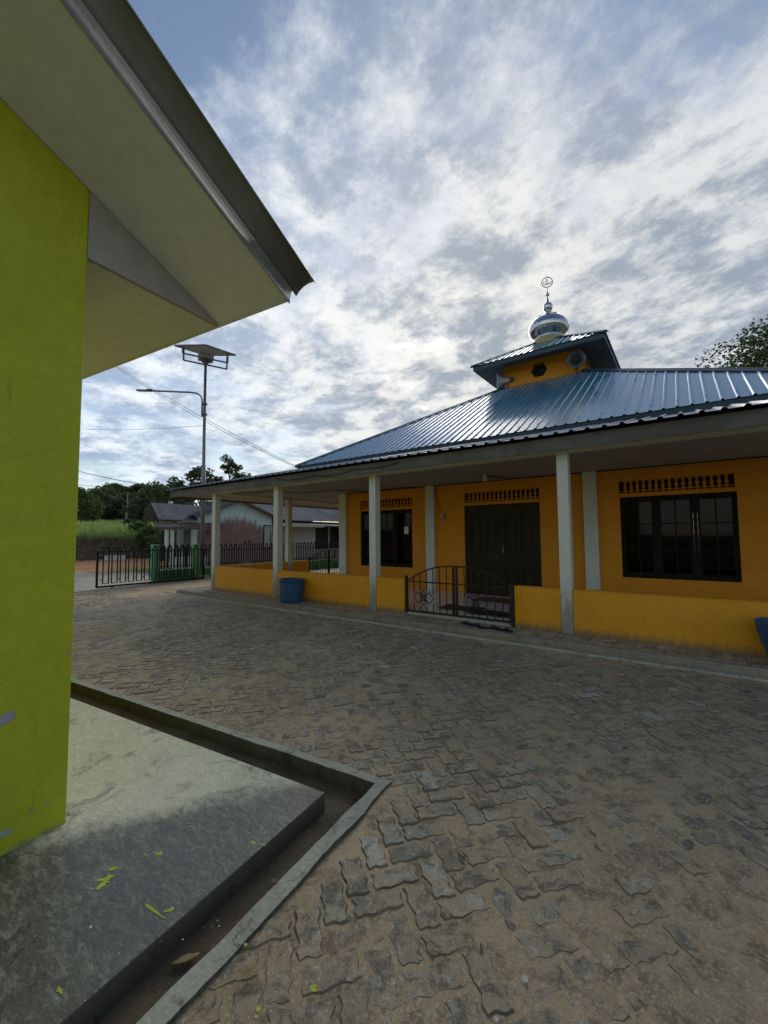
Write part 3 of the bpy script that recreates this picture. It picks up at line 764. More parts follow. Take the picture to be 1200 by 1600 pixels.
# front windows
def front_window(h, ncas):
    a, b, z0, z1 = h; W = (b-a)/ncas
    mb = MB(); y0, y1 = YW+.045, YW+.105
    mb.box(a, b, y0, y1, z0, z0+.05); mb.box(a, b, y0, y1, z1-.05, z1)
    for k in range(ncas+1):
        x = a+W*k; xa, xb = max(a, x-.03), min(b, x+.03); mb.box(xa, xb, y0, y1, z0+.05, z1-.05)
    fr = mb.build('window', 'dark_frame', mq, bevel=.004)
    for k in range(ncas):
        xa, xb = a+W*k+.032, a+W*(k+1)-.032; m_ = (xa+xb)/2
        mb = MB(); ya, yb = YW+.06, YW+.095
        mb.box(xa, xa+.04, ya, yb, z0+.052, z1-.052); mb.box(xb-.04, xb, ya, yb, z0+.052, z1-.052)
        mb.box(xa+.04, xb-.04, ya, yb, z0+.052, z0+.10); mb.box(xa+.04, xb-.04, ya, yb, z1-.10, z1-.052)
        mb.box(m_-.01, m_+.01, ya+.004, yb-.004, z0+.10, z1-.10)
        for zz_ in (z0+(z1-z0)*.33, z0+(z1-z0)*.66): mb.box(xa+.04, xb-.04, ya+.006, yb-.006, zz_-.01, zz_+.01)
        mb.build('casement', 'dark_frame', fr)
        mb = MB(); mb.box(xa+.04, xb-.04, YW+.076, YW+.080, z0+.10, z1-.10); mb.build('pane', 'tinted_glass', fr)
    return fr
w1_ = front_window(win_l, 3); w2_ = front_window(win_r, 3)
mb = MB(); mb.box(-6.03, -5.90, YW+.040, YW+.043, 1.63, 1.82); mb.build('paper_notice', 'paper', w1_)
# door: two leaves with panels
dl, dr, d0, d1 = door; dm = (dl+dr)/2
mb = MB(); mb.box(dl, dl+.06, YW+.02, YW+.12, d0, d1); mb.box(dr-.06, dr, YW+.02, YW+.12, d0, d1); mb.box(dl+.06, dr-.06, YW+.02, YW+.12, d1-.06, d1)
df = mb.build('door_frame', 'dark_door', mq, bevel=.004)
for sgn in (-1, 1):
    a, b = (dl+.063, dm-.003) if sgn < 0 else (dm+.003, dr-.063)
    mb = MB(); mb.box(a, b, YW+.055, YW+.09, d0+.01, d1-.062)
    W = b-a
    for st in (a, a+W/2-.035, b-.07): mb.box(st, st+.07, YW+.035, YW+.0549, d0+.01, d1-.062)
    for z_, hh in ((d0+.01, .14), (d0+.62, .07), (d0+.82, .12), (d1-.20, .135)):
        for s0, s1 in ((a+.07, a+W/2-.035), (a+W/2+.035, b-.07)): mb.box(s0, s1, YW+.036, YW+.0548, z_, z_+hh)
    # arched panel mouldings
    for s0, s1 in ((a+.07, a+W/2-.035), (a+W/2+.035, b-.07)):
        cx = (s0+s1)/2; hw = (s1-s0)/2-.03
        for inset in (0, .045):
            pts = [(cx-hw+inset, YW+.05, d0+1.0+inset)]
            top_z = d1-.36
            pts += [(cx+(hw-inset)*math.cos(t), YW+.05, top_z+(.11-inset*.6)*math.sin(t)) for t in [math.pi-k*math.pi/8 for k in range(9)]]
            pts += [(cx+hw-inset, YW+.05, d0+1.0+inset), pts[0]]
            mb.tube(pts, .008, 5, cap=False)
            mb.tube([(cx-hw+inset, YW+.05, d0+.18+inset), (cx+hw-inset, YW+.05, d0+.18+inset), (cx+hw-inset, YW+.05, d0+.59-inset), (cx-hw+inset, YW+.05, d0+.59-inset), (cx-hw+inset, YW+.05, d0+.18+inset)], .008, 5, cap=False)
    lf = mb.build('door_leaf', 'dark_door', mq, bevel=.003)
    if sgn > 0:
        mb = MB(); mb.box(a+.02, a+.06, YW+.022, YW+.0345, d0+.95, d0+1.13); mb.tube([(a+.04, YW+.02, d0+1.06), (a+.04, YW-.02, d0+1.06), (a+.15, YW-.025, d0+1.06)], .009, 8)
        mb.build('door_handle', 'steel_frame', lf)
# vents with turned balusters
def baluster_prof(h):
    return [(.030,0),(.030,h*.08),(.016,h*.12),(.020,h*.2),(.034,h*.36),(.030,h*.48),(.017,h*.62),(.014,h*.78),(.022,h*.86),(.030,h*.92),(.030,h)]
first = None
for (a, b, z0, z1) in vents:
    mb = MB(); mb.box(a, b, YW+.045, YW+.12, z0+.0, z0+.018); mb.box(a, b, YW+.05, YW+.115, z0+.045, z0+.060)
    mb.build('vent_rail', 'orange_wall', mq)
    mb = MB(); mb.box(a, b, YW+.152, YW+.158, z0-.02, z1+.02); mb.build('vent_backing', 'dark_inside', mq)
    n = 17; W = (b-a)/n
    for k in range(n):
        x = a+W*k
        if first is None:
            mb = MB(); mb.lathe(baluster_prof(z1-z0-.060), (x, YW+.085, z0+.060), 10); mb.box(x-.012, x+.012, YW+.06, YW+.11, z0+.018, z0+.045)
            first = mb.build('baluster', 'orange_wall', mq, smooth=False); fx = x; fz0 = z0
        elif k: copy_obj(first, mq, (x-fx, 0, z0-fz0))
    if a != vents[0][0]: pass
# pilasters
for x, wd_ in ((-8.25, .25), (-5.33, .24), (-1.69, .25), (1.42, .24)):
    mb = MB(); mb.box(x+.02, x+.02+wd_, YW-.09, YW-.001, .222, 2.828); mb.build('pilaster', 'pilaster_cream', mq, bevel=.006)
# ceilings/soffits of the porch (ring), fascia, beams
zc_ = 2.83
YFa = 6.20; XFa = -12.50; XFb = 5.85; YFb = 21.3
mb = MB(); mb.box(XFa+.02, XFb-.02, YFa+.02, YW-.002, zc_, zc_+.012); mb.box(XFa+.02, XL-.002, YW-.002, YFb-.02, zc_, zc_+.012)
mb.box(XR+.002, XFb-.02, YW-.002, YFb-.02, zc_, zc_+.012)
mb.build('porch_ceiling', 'ceiling', mq)
mb = MB(); mb.box(PX[0]-.0, PX[5]+.2, YF+.004, YF+.16, ZT, zc_-.001); mb.box(PX[0]+.004, PX[0]+.16, YF+.16, 18.0, ZT, zc_-.001)
mb.build('edge_beam', 'pillar_cream', mq)
mb = MB()
# solid dark strip drawn for the shaded gap at the wall head
mb.box(XL, XR, YW-.012, YW-.002, zc_-.022, zc_-.002); mb.build('wall_head_gap_strip', 'dark_frame', mq)
# fascia: uneven stained boards
def fascia(name, pts, h0, h1, mat, th_=.02):
    mb = MB(); n = len(pts)
    for k in range(n-1):
        a, b = Vector(pts[k]), Vector(pts[k+1]); d = (b-a).normalized(); nn = Vector((d.y, -d.x, 0))
        mb.slab([(a.x,a.y,h0),(b.x,b.y,h0),(b.x,b.y,h1),(a.x,a.y,h1)], nn, -th_)
    return mb.build(name, mat, mq, bevel=.003)
fascia('fascia', [(XFa,YFa,0),(XFb,YFa,0)], 2.775, 2.965, 'fascia_grey')
fascia('fascia', [(XFa+.0,YFb,0),(XFa+.0,YFa+.022,0)], 2.775, 2.965, 'fascia_grey')
fascia('fascia', [(XFb,YFa+.022,0),(XFb,YFb,0)], 2.775, 2.965, 'fascia_grey')

# corrugated roofs: face of a hip roof, eave polyline direction u, upslope n
def trap(t, P=.25, rw=.05, h=.028, fl=.022):
    """trapezoid rib height at phase t metres"""
    t = t % P
    if t < fl: return h*t/fl
    if t < fl+rw*.6: return h
    if t < 2*fl+rw*.6: return h*(2*fl+rw*.6-t)/fl
    return 0
def hip_face(name, mat, c0, u, nrm, width, slope, tmax, z0, P=.25, h=.028, lab=None, parent=None, fl=.022, rw=.05):
    """c0 = left end of eave, u along the eave, nrm horizontal upslope; sheets run up until the hip or tmax"""
    u, nrm, c0 = Vector(u), Vector(nrm), Vector(c0)
    br = [0, fl, fl+rw*.6, 2*fl+rw*.6]
    ss = []; k = 0
    while k*P < width:
        for b_ in br:
            s_ = k*P+b_
            if s_ < width: ss.append(s_)
        k += 1
    ss.append(width)
    mb = MB(); vs = []
    for s_ in ss:
        T = min(s_, width-s_, tmax); hh = trap(s_+1e-6, P, rw, h, fl)
        a = c0+u*s_; b = a+nrm*T
        vs += [(a.x, a.y, z0+hh), (b.x, b.y, z0+slope*T+hh)]
    mb.add(vs, [(2*i, 2*i+2, 2*i+3, 2*i+1) for i in range(len(ss)-1)])
    return mb.build(name, mat, parent or mq, solid=.0012)
# lower porch roof
PZ = 2.985
LW = XFb-XFa; LD = YFb-YFa
for (c0, u, nn, wdt) in (((XFa-.06, YFa-.12), (1,0), (0,1), LW+.12), ((XFa-.06, YFb+.12), (0,-1), (1,0), LD+.24), ((XFb+.06, YFa-.12), (0,1), (-1,0), LD+.24)):
    hip_face('porch_roof', 'roof_grey', (*c0, 0), (*u, 0), (*nn, 0), wdt, .255, 3.4, PZ, P=.205)
# main roof
HS = 5.72; yc = 13.78; ey0 = yc-HS; ex0 = XC-HS; MZ = 3.60; sl2 = .575
for (c0, u, nn) in (((ex0, ey0), (1,0), (0,1)), ((ex0, yc+HS), (0,-1), (1,0)), ((XC+HS, ey0), (0,1), (-1,0)), ((XC+HS, yc+HS), (-1,0), (0,-1))):
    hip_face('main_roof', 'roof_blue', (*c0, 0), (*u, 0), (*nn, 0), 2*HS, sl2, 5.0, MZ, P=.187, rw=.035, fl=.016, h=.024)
# roofing screws on the ribs of the front and left faces
mb = MB(); Pm = .187; scr = None; ns_ = 0
for row, T in enumerate((.22, 1.25, 2.3, 3.4, 4.4)):
    k = 1
    while k*Pm < 2*HS:
        s_ = k*Pm+.026
        if min(s_, 2*HS-s_) > T+.05 and (k+row) % 2 == 0:
            for (ox_, oy_) in ((ex0+s_, ey0+T),):
                z_ = MZ+sl2*T+.024
                if scr is None:
                    mb.lathe([(.011, 0), (.011, .006), (.004, .012), (0, .012)], (ox_, oy_, z_), 6); scr = mb.build('roof_screw', 'dark_frame', mq); sc0 = Vector((ox_, oy_, z_))
                elif ns_ < 99: copy_obj(scr, mq, Vector((ox_, oy_, z_))-sc0); ns_ += 1
        k += 1
# blue flashing board under the main eave
def ring_band(name, mat, hs, z0, z1, th_, cxy=(XC, yc), taper=0, parent=None):
    mb = MB(); x, y = cxy
    for (ax, ay), (bx_, by_) in (((-1,-1),(1,-1)), ((1,-1),(1,1)), ((1,1),(-1,1)), ((-1,1),(-1,-1))):
        a0 = (x+ax*(hs-taper), y+ay*(hs-taper), z0); b0 = (x+bx_*(hs-taper), y+by_*(hs-taper), z0)
        a1 = (x+ax*hs, y+ay*hs, z1); b1 = (x+bx_*hs, y+by_*hs, z1)
        ai = (x+ax*(hs-th_-taper), y+ay*(hs-th_-taper), z0); bi = (x+bx_*(hs-th_-taper), y+by_*(hs-th_-taper), z0)
        ai1 = (x+ax*(hs-th_), y+ay*(hs-th_), z1); bi1 = (x+bx_*(hs-th_), y+by_*(hs-th_), z1)
        mb.add([a0,b0,b1,a1,ai,bi,bi1,ai1], [(0,1,2,3),(5,4,7,6),(4,5,1,0),(3,2,6,7)])
    return mb.build(name, mat, parent or mq)
ring_band('eave_flashing', 'flashing_blue', HS-.03, MZ-.165, MZ-.004, .02, taper=.03)
# main soffit (hidden mostly)
mb = MB(); mb.box(XC-HS+.05, XC+HS-.05, yc-HS+.05, YW, MZ-.19, MZ-.18); mb.box(XC-HS+.05, XL, YW, yc+HS-.05, MZ-.19, MZ-.18); mb.box(XR, XC+HS-.05, YW, yc+HS-.05, MZ-.19, MZ-.18)
mb.build('main_soffit', 'ceiling', mq)
# hip caps
for sx_, sy_ in ((-1,-1),(1,-1),(1,1),(-1,1)):
    a = Vector((XC+sx_*(HS+.01), yc+sy_*(HS+.01), MZ+.03)); b = Vector((XC+sx_*.7, yc+sy_*.7, MZ+sl2*(HS-.7)+.03))
    d = (b-a).normalized(); sd = Vector((-d.y, d.x, 0)).normalized()
    mb = MB(); w_ = .13
    dn = Vector((0,0,-.055))
    mb.add([a-sd*w_+dn, a+Z3*.015, a+sd*w_+dn, b-sd*w_+dn, b+Z3*.015, b+sd*w_+dn], [(0,1,4,3),(1,2,5,4)])
    mb.build('hip_cap', 'flashing_blue', mq, solid=.003)
# tower
tcx, tcy, tw = -3.36, 13.62, 1.10
mb = MB()
hexr = .225
hx, hz_ = -3.40, 6.50
# front wall with hexagonal opening: build around the hole
def hex_wall(mb, y0, y1, x0, x1, z0, z1):
    pts = [(hx+hexr*math.cos(R(60*k)), hz_+hexr*.95*math.sin(R(60*k))) for k in range(6)]
    outer = [(x1, hz_), (x1, z1), (x0, z1), (x0, hz_), (x0, z0), (x1, z0)]
    for k in range(6):
        a, b = pts[k], pts[(k+1)%6]; c, d = outer[(k+1)%6], outer[k]
        mb.slab([(a[0],y0,a[1]),(b[0],y0,b[1]),(c[0],y0,c[1]),(d[0],y0,d[1])], (0,1,0), y1-y0)
hex_wall(mb, tcy-tw, tcy-tw+.12, tcx-tw, tcx+tw, 5.6, 7.15)
mb.box(tcx-tw, tcx-tw+.12, tcy-tw+.12, tcy+tw, 5.6, 7.15); mb.box(tcx+tw-.12, tcx+tw, tcy-tw+.12, tcy+tw, 5.6, 7.15); mb.box(tcx-tw+.12, tcx+tw-.12, tcy+tw-.12, tcy+tw, 5.6, 7.15)
tw_ = mb.build('tower', 'orange_wall', mq)
mb = MB(); mb.box(hx-.3, hx+.3, tcy-tw+.13, tcy-tw+.15, hz_-.3, hz_+.3); mb.build('hex_opening', 'dark_inside', tw_)
mb = MB()
for k in range(6): a_ = R(60*k); b_ = R(60*k+60); mb.bar((hx+hexr*math.cos(a_), tcy-tw-.004, hz_+hexr*.95*math.sin(a_)), (hx+hexr*math.cos(b_), tcy-tw-.004, hz_+hexr*.95*math.sin(b_)), .02)
mb.build('hex_rim', 'dark_frame', tw_)
th_ = 1.86; TZ = 6.80; sl3 = .58
for (c0, u, nn) in (((tcx-th_, tcy-th_), (1,0), (0,1)), ((tcx-th_, tcy+th_), (0,-1), (1,0)), ((tcx+th_, tcy-th_), (0,1), (-1,0)), ((tcx+th_, tcy+th_), (-1,0), (0,-1))):
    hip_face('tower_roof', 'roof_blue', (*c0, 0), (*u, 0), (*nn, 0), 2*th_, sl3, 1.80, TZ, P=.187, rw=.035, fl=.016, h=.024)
ring_band('tower_fascia', 'flashing_blue', th_-.04, TZ-.13, TZ-.004, .02, (tcx, tcy))
# sloping tower soffit
mb = MB(); hs0, hs1 = th_-.065, tw
for sgn in range(4):
    q = [(-1,-1),(1,-1),(1,1),(-1,1)]; a, b = q[sgn], q[(sgn+1)%4]
    mb.quad((tcx+a[0]*hs0, tcy+a[1]*hs0, TZ-.125), (tcx+b[0]*hs0, tcy+b[1]*hs0, TZ-.125), (tcx+b[0]*hs1, tcy+b[1]*hs1, TZ+.05), (tcx+a[0]*hs1, tcy+a[1]*hs1, TZ+.05))
pbr('tower_soffit', (.11, .12, .13), (.09, .10, .11), 2, .7, .1)
mb.build('tower_soffit', 'tower_soffit', mq)
for sx_, sy_ in ((-1,-1),(1,-1),(1,1),(-1,1)):
    a = Vector((tcx+sx_*(th_+.01), tcy+sy_*(th_+.01), TZ+.03)); b = Vector((tcx, tcy, TZ+sl3*th_+.03))
    d = (b-a).normalized(); sd = Vector((-d.y, d.x, 0)).normalized(); w_ = .09; dn = Vector((0,0,-.04))
    mb = MB(); mb.add([a-sd*w_+dn, a+Z3*.015, a+sd*w_+dn, b-sd*w_+dn, b+Z3*.015, b+sd*w_+dn], [(0,1,4,3),(1,2,5,4)])
    mb.build('hip_cap', 'flashing_blue', mq, solid=.003)
# dome
dz = 0.
mb = MB(); mb.lathe([(.50,7.45),(.50,7.76),(.48,7.79),(.0,7.79)], (tcx, tcy, 0), 32); dring = mb.build('dome_ring', 'brass_ring', mq, smooth=False)
prof = [(.43,7.99),(.43,8.06),(.40,8.08),(.42,8.12),(.50,8.17),(.58,8.26),(.62,8.38),(.60,8.50),(.53,8.62),(.42,8.72),(.31,8.79),(.22,8.84),(.17,8.885),(.15,8.92)]
mb = MB(); mb.lathe(prof, (tcx, tcy, -.21), 40); dome = mb.build('dome', 'chrome', mq, smooth=True)
mb = MB()
for k in range(8):
    t = k*math.pi/4+.2; mb.add([(tcx+math.cos(t+dt_)*r_, tcy+math.sin(t+dt_)*r_, z_-.21) for dt_, r_, z_ in ((-.35,.235,8.85),(.35,.235,8.85),(.12,.40,8.765),(0,.46,8.73),(-.12,.40,8.765))], [(0,1,2,3,4)])
mb.build('petal_collar', 'chrome', dome, solid=.012)
prof = [(.15,8.90),(.10,8.96),(.095,9.0),(.12,9.02),(.145,9.08),(.15,9.14),(.13,9.20),(.085,9.24),(.05,9.27),(.035,9.34),(.02,9.42),(.018,9.48),(.06,9.49),(.07,9.505),(.03,9.53),(.035,9.56),(.015,9.60),(.012,9.74)]
mb = MB(); mb.lathe([(a_, 8.69+(b_-8.90)*1.07) for a_, b_ in prof], (tcx, tcy, 0), 20); fin = mb.build('finial', 'chrome', dome, smooth=True)
# ring emblem facing the forecourt
ec = Vector((tcx, tcy, 9.76)); er = .165
eu = Vector((.93, .36, 0)).normalized()
mb = MB(); mb.tube([ec+eu*er*math.cos(t)+Z3*er*math.sin(t) for t in [k*2*math.pi/28 for k in range(29)]], .013, 6, cap=False)
def E_(pts, r_=.011): mb.tube([ec+eu*(x*er)+Z3*(y*er) for x, y in pts], r_, 6)
E_([(.80,.10),(.72,-.20),(.55,-.38),(.38,-.30),(.34,.05)]); E_([(.34,-.05),(.22,-.42),(.05,-.48),(0,-.30),(0,.62)]); E_([(0,-.3),(-.08,-.46),(-.22,-.42),(-.26,.30),(-.26,-.38),(-.42,-.5),(-.62,-.3),(-.66,.1),(-.5,.16)])
E_([(-.10,.42),(-.10,.66)],.010); E_([(.10,.36),(.02,.5)],.010); E_([(0,1.0),(0,1.35)],.008)
mb.build('ring_emblem', 'steel_frame', fin)

# horn speakers on the tower (things of their own)
def horn(name, c, axis, label, matn):
    t = thing(name, label, 'loudspeaker', c, 'horn loudspeakers on the roof tower')
    axis = Vector(axis).normalized(); c = Vector(c)
    mb = MB(); mb.lathe([(.06,-.36),(.07,-.30),(.09,-.20),(.14,-.10),(.19,-.03),(.240,0),(.245,.008),(.233,.006),(.18,-.028),(.13,-.095),(.07,-.19),(.035,-.22)], c, 28, axis)
    mb.build('horn', matn, t, smooth=True)
    mb = MB(); mb.lathe([(.0,-.50),(.075,-.495),(.08,-.44),(.08,-.38),(.06,-.355)], c, 16, axis); mb.build('driver', 'steel_frame', t, smooth=False)
    mb = MB(); mb.lathe([(0,-.02),(.035,-.04),(.05,-.09),(.045,-.22)], c, 14, axis); mb.build('throat', 'steel_frame', t, smooth=True)
    mb = MB(); mb.bar(c-axis*.3-Z3*.10, c-axis*.3-Z3*.28, .03); mb.bar(c-axis*.3-Z3*.27, c-axis*.55-Z3*.27, .03); mb.build('bracket', 'steel_frame', t)
horn('horn_speaker', (-2.30, 12.22, 6.44), (.25, -1, -.05), 'grey horn loudspeaker facing the forecourt under the right side of the tower eave', 'horn_grey')
horn('horn_speaker', (-4.62, 12.35, 6.38), (-1, -.42, -.03), 'pale horn loudspeaker at the left corner of the tower, seen side on', 'horn_white')

# porch gate (front) : arched iron gate with diamonds
def porch_gate(label, o, u, W, z0, mat, half=False, group=None):
    """o base left, u direction, W width"""
    o, u = Vector(o), Vector(u); nn = Vector((-u.y, u.x, 0))
    t = thing('porch_gate', label, 'gate', tuple(o+u*W/2), group)
    def Pt(s_, z_): v = o+u*s_; return (v.x, v.y, z0+z_)
    Hm = .56; Ht = .86
    def arch(s_): k = (s_-W*.03)/(W*.94)*2-1; k = max(-1, min(1, k)); return Hm+(Ht-Hm)*(1-abs(k)**2.3)
    mb = MB(); mb.bar(Pt(.03,-.0), Pt(.03,.66), .045); mb.build('post', mat, t)
    mb = MB(); mb.bar(Pt(W-.04,-.0), Pt(W-.04,.62), .07); mb.build('post', mat, t)
    mb = MB(); mb.bar(Pt(.05,.03), Pt(W-.07,.03), .025); mb.bar(Pt(.05,Hm), Pt(W-.07,Hm), .022)
    mb.build('rail', mat, t)
    mb = MB(); mb.tube([Pt(.10+(W-.22)*k/24, arch(.10+(W-.22)*k/24)) for k in range(25)], .014, 6); mb.build('arched_rail', mat, t)
    mb = MB(); mb.bar(Pt(W/2-.03,.03), Pt(W/2-.03,Ht), .035); mb.bar(Pt(W/2+.03,.03), Pt(W/2+.03,Ht), .035); mb.build('meeting_stile', mat, t)
    for side in (0, 1):
        s0 = .06+side*(W/2-.02); span = W/2-.09; n = 7; st = span/n
        for k in range(1, n):
            s_ = s0+st*k
            mb = MB()
            if 1 <= k <= 4: mb.bar(Pt(s_, .40 if k in (2,3) else .34), Pt(s_, arch(s_)), .014); mb.bar(Pt(s_, .04), Pt(s_, .13 if k in (2, 3) else .19), .014)
            else: mb.bar(Pt(s_, .04), Pt(s_, arch(s_)), .014)
            mb.build('picket', mat, t)
        cx = s0+st*2.5; mb = MB()
        for dx_, dz_, r_ in ((-st*.85, 0, st*.75), (st*.85, 0, st*.75), (0, 0, st*.5), (0, st*.55, st*.45), (0, -st*.55, st*.45)):
            q = [(cx+dx_-r_, .28+dz_), (cx+dx_, .28+dz_+r_), (cx+dx_+r_, .28+dz_), (cx+dx_, .28+dz_-r_)]
            for i in range(4): mb.bar(Pt(*q[i]), Pt(*q[(i+1)%4]), .012)
        mb.build('diamond_ornament', mat, t)
    return t
porch_gate('low arched iron gate with diamond ornaments in the front parapet before the double door', (gates[0], YF-.01, 0), (1,0,0), gates[1]-gates[0], .185, 'brown_iron')
porch_gate('low arched black iron gate in the side parapet, green wall behind it', (-10.53, 9.97, 0), (0,1,0), 2.0, .22, 'black_iron')

# things on the porch and platform
def mat_rug(name, label, c, wx, wy, z, mt, seed, folds=.01):
    mb = MB(); n = 14; vs = []
    for i in range(n+1):
        for j in range(n+1):
            x = -wx/2+wx*i/n; y = -wy/2+wy*j/n
            zz_ = z+.008+folds*(.5+noise.noise(Vector((x*7+seed, y*7, 0))))+.004*rnd.random()*(i in (0,n) or j in (0,n))
            vs.append((c[0]+x+.02*noise.noise(Vector((y*5, seed, 1))), c[1]+y+.02*noise.noise(Vector((x*5, seed, 2))), zz_))
    mb.add(vs, [(i*(n+1)+j, (i+1)*(n+1)+j, (i+1)*(n+1)+j+1, i*(n+1)+j+1) for i in range(n) for j in range(n)])
    o = mb.build(name, mt, None, solid=.006, smooth=True); return tag(o, label, 'mat')
mat_rug('door_mat', 'reddish brown doormat on the white tiles right in front of the double door', (-3.05, 8.35), 1.25, .55, .222, 'red_mat', 1)
mat_rug('door_mat', 'brown doormat just inside the iron gate, left of the dark one', (-3.42, 7.10), .80, .42, .222, 'brown_mat', 2, .02)
mat_rug('door_mat', 'crumpled dark rug lying just inside the iron gate', (-2.78, 6.86), .85, .34, .222, 'dark_mat', 3, .035)
# sandals on the platform
def sandal(c, rz, label):
    t = thing('sandal', label, 'sandal', (c[0], c[1], ZP+.006), None)
    cs, sn = math.cos(rz), math.sin(rz)
    def Q(x, y, z): return (c[0]+x*cs-y*sn, c[1]+x*sn+y*cs, ZP+.006+z)
    out = [(-.13,0),(-.12,.032),(-.07,.04),(0,.033),(.06,.045),(.11,.043),(.14,.015),(.14,-.015),(.11,-.042),(.06,-.045),(0,-.032),(-.07,-.038),(-.12,-.03)]
    n = len(out); mb = MB(); mb.add([Q(x,y,0) for x,y in out]+[Q(x,y,.022) for x,y in out], [tuple(range(n))[::-1], tuple(range(n,2*n))]+[(i,(i+1)%n,n+(i+1)%n,n+i) for i in range(n)])
    mb.build('sole', 'rubber', t, bevel=.004)
    mb = MB(); mb.tube([Q(.0,.034,.015), Q(.04,.03,.05), Q(.09,0,.03)], .007, 6); mb.tube([Q(.0,-.034,.015), Q(.04,-.03,.05), Q(.09,0,.03)], .007, 6); mb.build('strap', 'rubber', t)
for c, rz, lb in (((-2.86, 6.14), 2.9, 'black sandal left of its pair on the block step before the iron gate'), ((-2.66, 6.07), 2.6, 'black rubber sandal second from left below the iron gate'), ((-2.47, 6.06), .4, 'black sandal third from left below the iron gate'), ((-2.25, 6.04), -.2, 'rightmost black sandal on the block step near the parapet end')):
    sandal(c, rz, lb)
# blue drums
def drum(c, r0, r1, h, label, bulge):
    t = thing('blue_drum', label, 'drum', (c[0], c[1], c[2]))
    mb = MB(); prof = [(r0*.96,0),(r0,.015),(r0+bulge*.6,h*.25),((r0+r1)/2+bulge,h*.5),(r1+bulge*.6,h*.78),(r1,h-.03),(r1+.008,h-.022),(r1+.008,h),(r1-.008,h),(r1-.012,h-.03),((r0+r1)/2+bulge-.012,h*.5),(r0-.012,.03),(.0,.03)]
    mb.lathe([(0,0)]+prof, c, 36)
    # cut rim is slightly wavy
    mb.v = [(x, y, z+(.010*noise.noise(Vector((x*5, y*5, 1))) if z > c[2]+h-.05 else 0)) for x, y, z in mb.v]
    mb.build('body', 'blue_plastic', t, smooth=True)
    mb = MB(); mb.lathe([((r0+r1)/2+bulge+.001,h*.47),((r0+r1)/2+bulge+.008,h*.49),((r0+r1)/2+bulge+.008,h*.51),((r0+r1)/2+bulge+.001,h*.53)], c, 36); mb.build('hoop', 'blue_plastic', t, smooth=True)
drum((-7.03, 6.165, ZP+.006), .245, .262, .50, 'cut down blue plastic drum against the orange parapet beside the second pillar', .008)
drum((.83, 6.08, ZP+.006), .20, .285, .47, 'tapered blue plastic drum at the right edge of the photo', .0)
# electric meter and its cable, lamp tube bracket
t = thing('wall_lamp', 'small grey electric fitting with cable on the orange wall left of the door', 'electric fitting', (-4.86, YW, 2.06))
mb = MB(); mb.box(-4.92, -4.80, YW-.06, YW-.001, 2.00, 2.13); mb.build('housing', 'meter_plastic', t, bevel=.01)
mb = MB(); mb.lathe([(.0,.03),(.035,.028),(.045,.0)], (-4.86, YW-.061, 2.075), 16, (0,-1,0)); mb.build('cover', 'horn_white', t, smooth=True)
mb = MB(); mb.box(-4.835, -4.775, YW-.03, YW-.001, 1.93, 1.995); mb.build('switch_box', 'meter_plastic', t)
mb = MB(); mb.tube([(-4.93, YW-.01, 2.12), (-4.96, YW-.02, 2.3), (-5.03, YW-.01, 2.6), (-5.08, YW-.02, 2.82)], .006, 5); mb.build('lead', 'cable', t)
t = thing('ceiling_lamp', 'bare lamp bracket hanging under the porch ceiling above the double door', 'lamp', (-3.35, 8.2, 2.82))
mb = MB(); mb.box(-3.42, -3.34, 8.15, 8.22, 2.70, 2.83); mb.build('lamp_base', 'pilaster_cream', t, bevel=.005)
mb = MB(); mb.tube([(-3.34, 8.18, 2.80), (-2.98, 9.0, 2.80)], .013, 8); mb.build('rod', 'steel_frame', t)
mb = MB(); pts = []
for k in range(25):
    s_ = k/24; a = Vector((-10.0, 6.5, 2.79)); b = Vector((-5.3, YW-.1, 2.80)); p = a.lerp(b, s_); p.z -= .05*math.sin(math.pi*s_)+.02*math.sin(s_*19)
    pts.append(p)
mb.tube(pts, .009, 5); tag(mb.build('power_cable', 'cable'), 'black cable slung under the porch ceiling behind the second pillar', 'cable')
mb = MB(); pts = []
for k in range(33):
    s_ = k/32; pts.append((-7.6+s_*3.4, YFa-.025, 2.90-.05*abs(math.sin(s_*9))-.03*math.sin(s_*4)))
mb.tube(pts, .007, 5); tag(mb.build('power_cable', 'cable'), 'thin loose cable looping along the stained porch fascia', 'cable')

# ------------------------------------------------------------------ boundary: fence, sliding gate
FX = -14.15
def picket(mb, x, y, z0, z1, wdt=.105, r=.014):
    """two uprights joined in a pointed arch, closed at the foot"""
    h = .13
    L = [(x, y-wdt/2, z0), (x, y-wdt/2, z1-h), (x, y-wdt*.36, z1-h*.45), (x, y-wdt*.12, z1-.012), (x, y, z1), (x, y+wdt*.12, z1-.012), (x, y+wdt*.36, z1-h*.45), (x, y+wdt/2, z1-h), (x, y+wdt/2, z0)]
    mb.tube(L, r, 5); mb.bar((x, y-wdt/2, z0), (x, y+wdt/2, z0), .018)
fn = thing('picket_fence', 'black iron picket fence on a green base wall along the far yard edge', 'fence', (FX-.32, 6.9, 0))
fx = FX-.32
mb = MB(); mb.box(fx-.06, fx+.06, 6.86, 17.5, 0, .47); mb.build('base_wall', 'green_wall', fn, bevel=.008)
mb = MB()
for z in (.60, 1.10): mb.bar((fx, 6.86, z), (fx, 17.5, z), .025)
mb.build('rail', 'black_iron', fn)
for k, y in enumerate((6.72, 8.15, 12.66, 17.0)):
    mb = MB(); mb.box(fx-.10, fx+.10, y-.09, y+.09, 0, 1.30); mb.box(fx-.115, fx+.115, y-.105, y+.105, 1.30, 1.35)
    mb.build('fence_pillar', 'green_pillar', fn, bevel=.006)
mb = MB(); picket(mb, fx, 7.0, .53, 1.33, .11, .024); pk = mb.build('picket', 'black_iron', fn)
y = 7.0
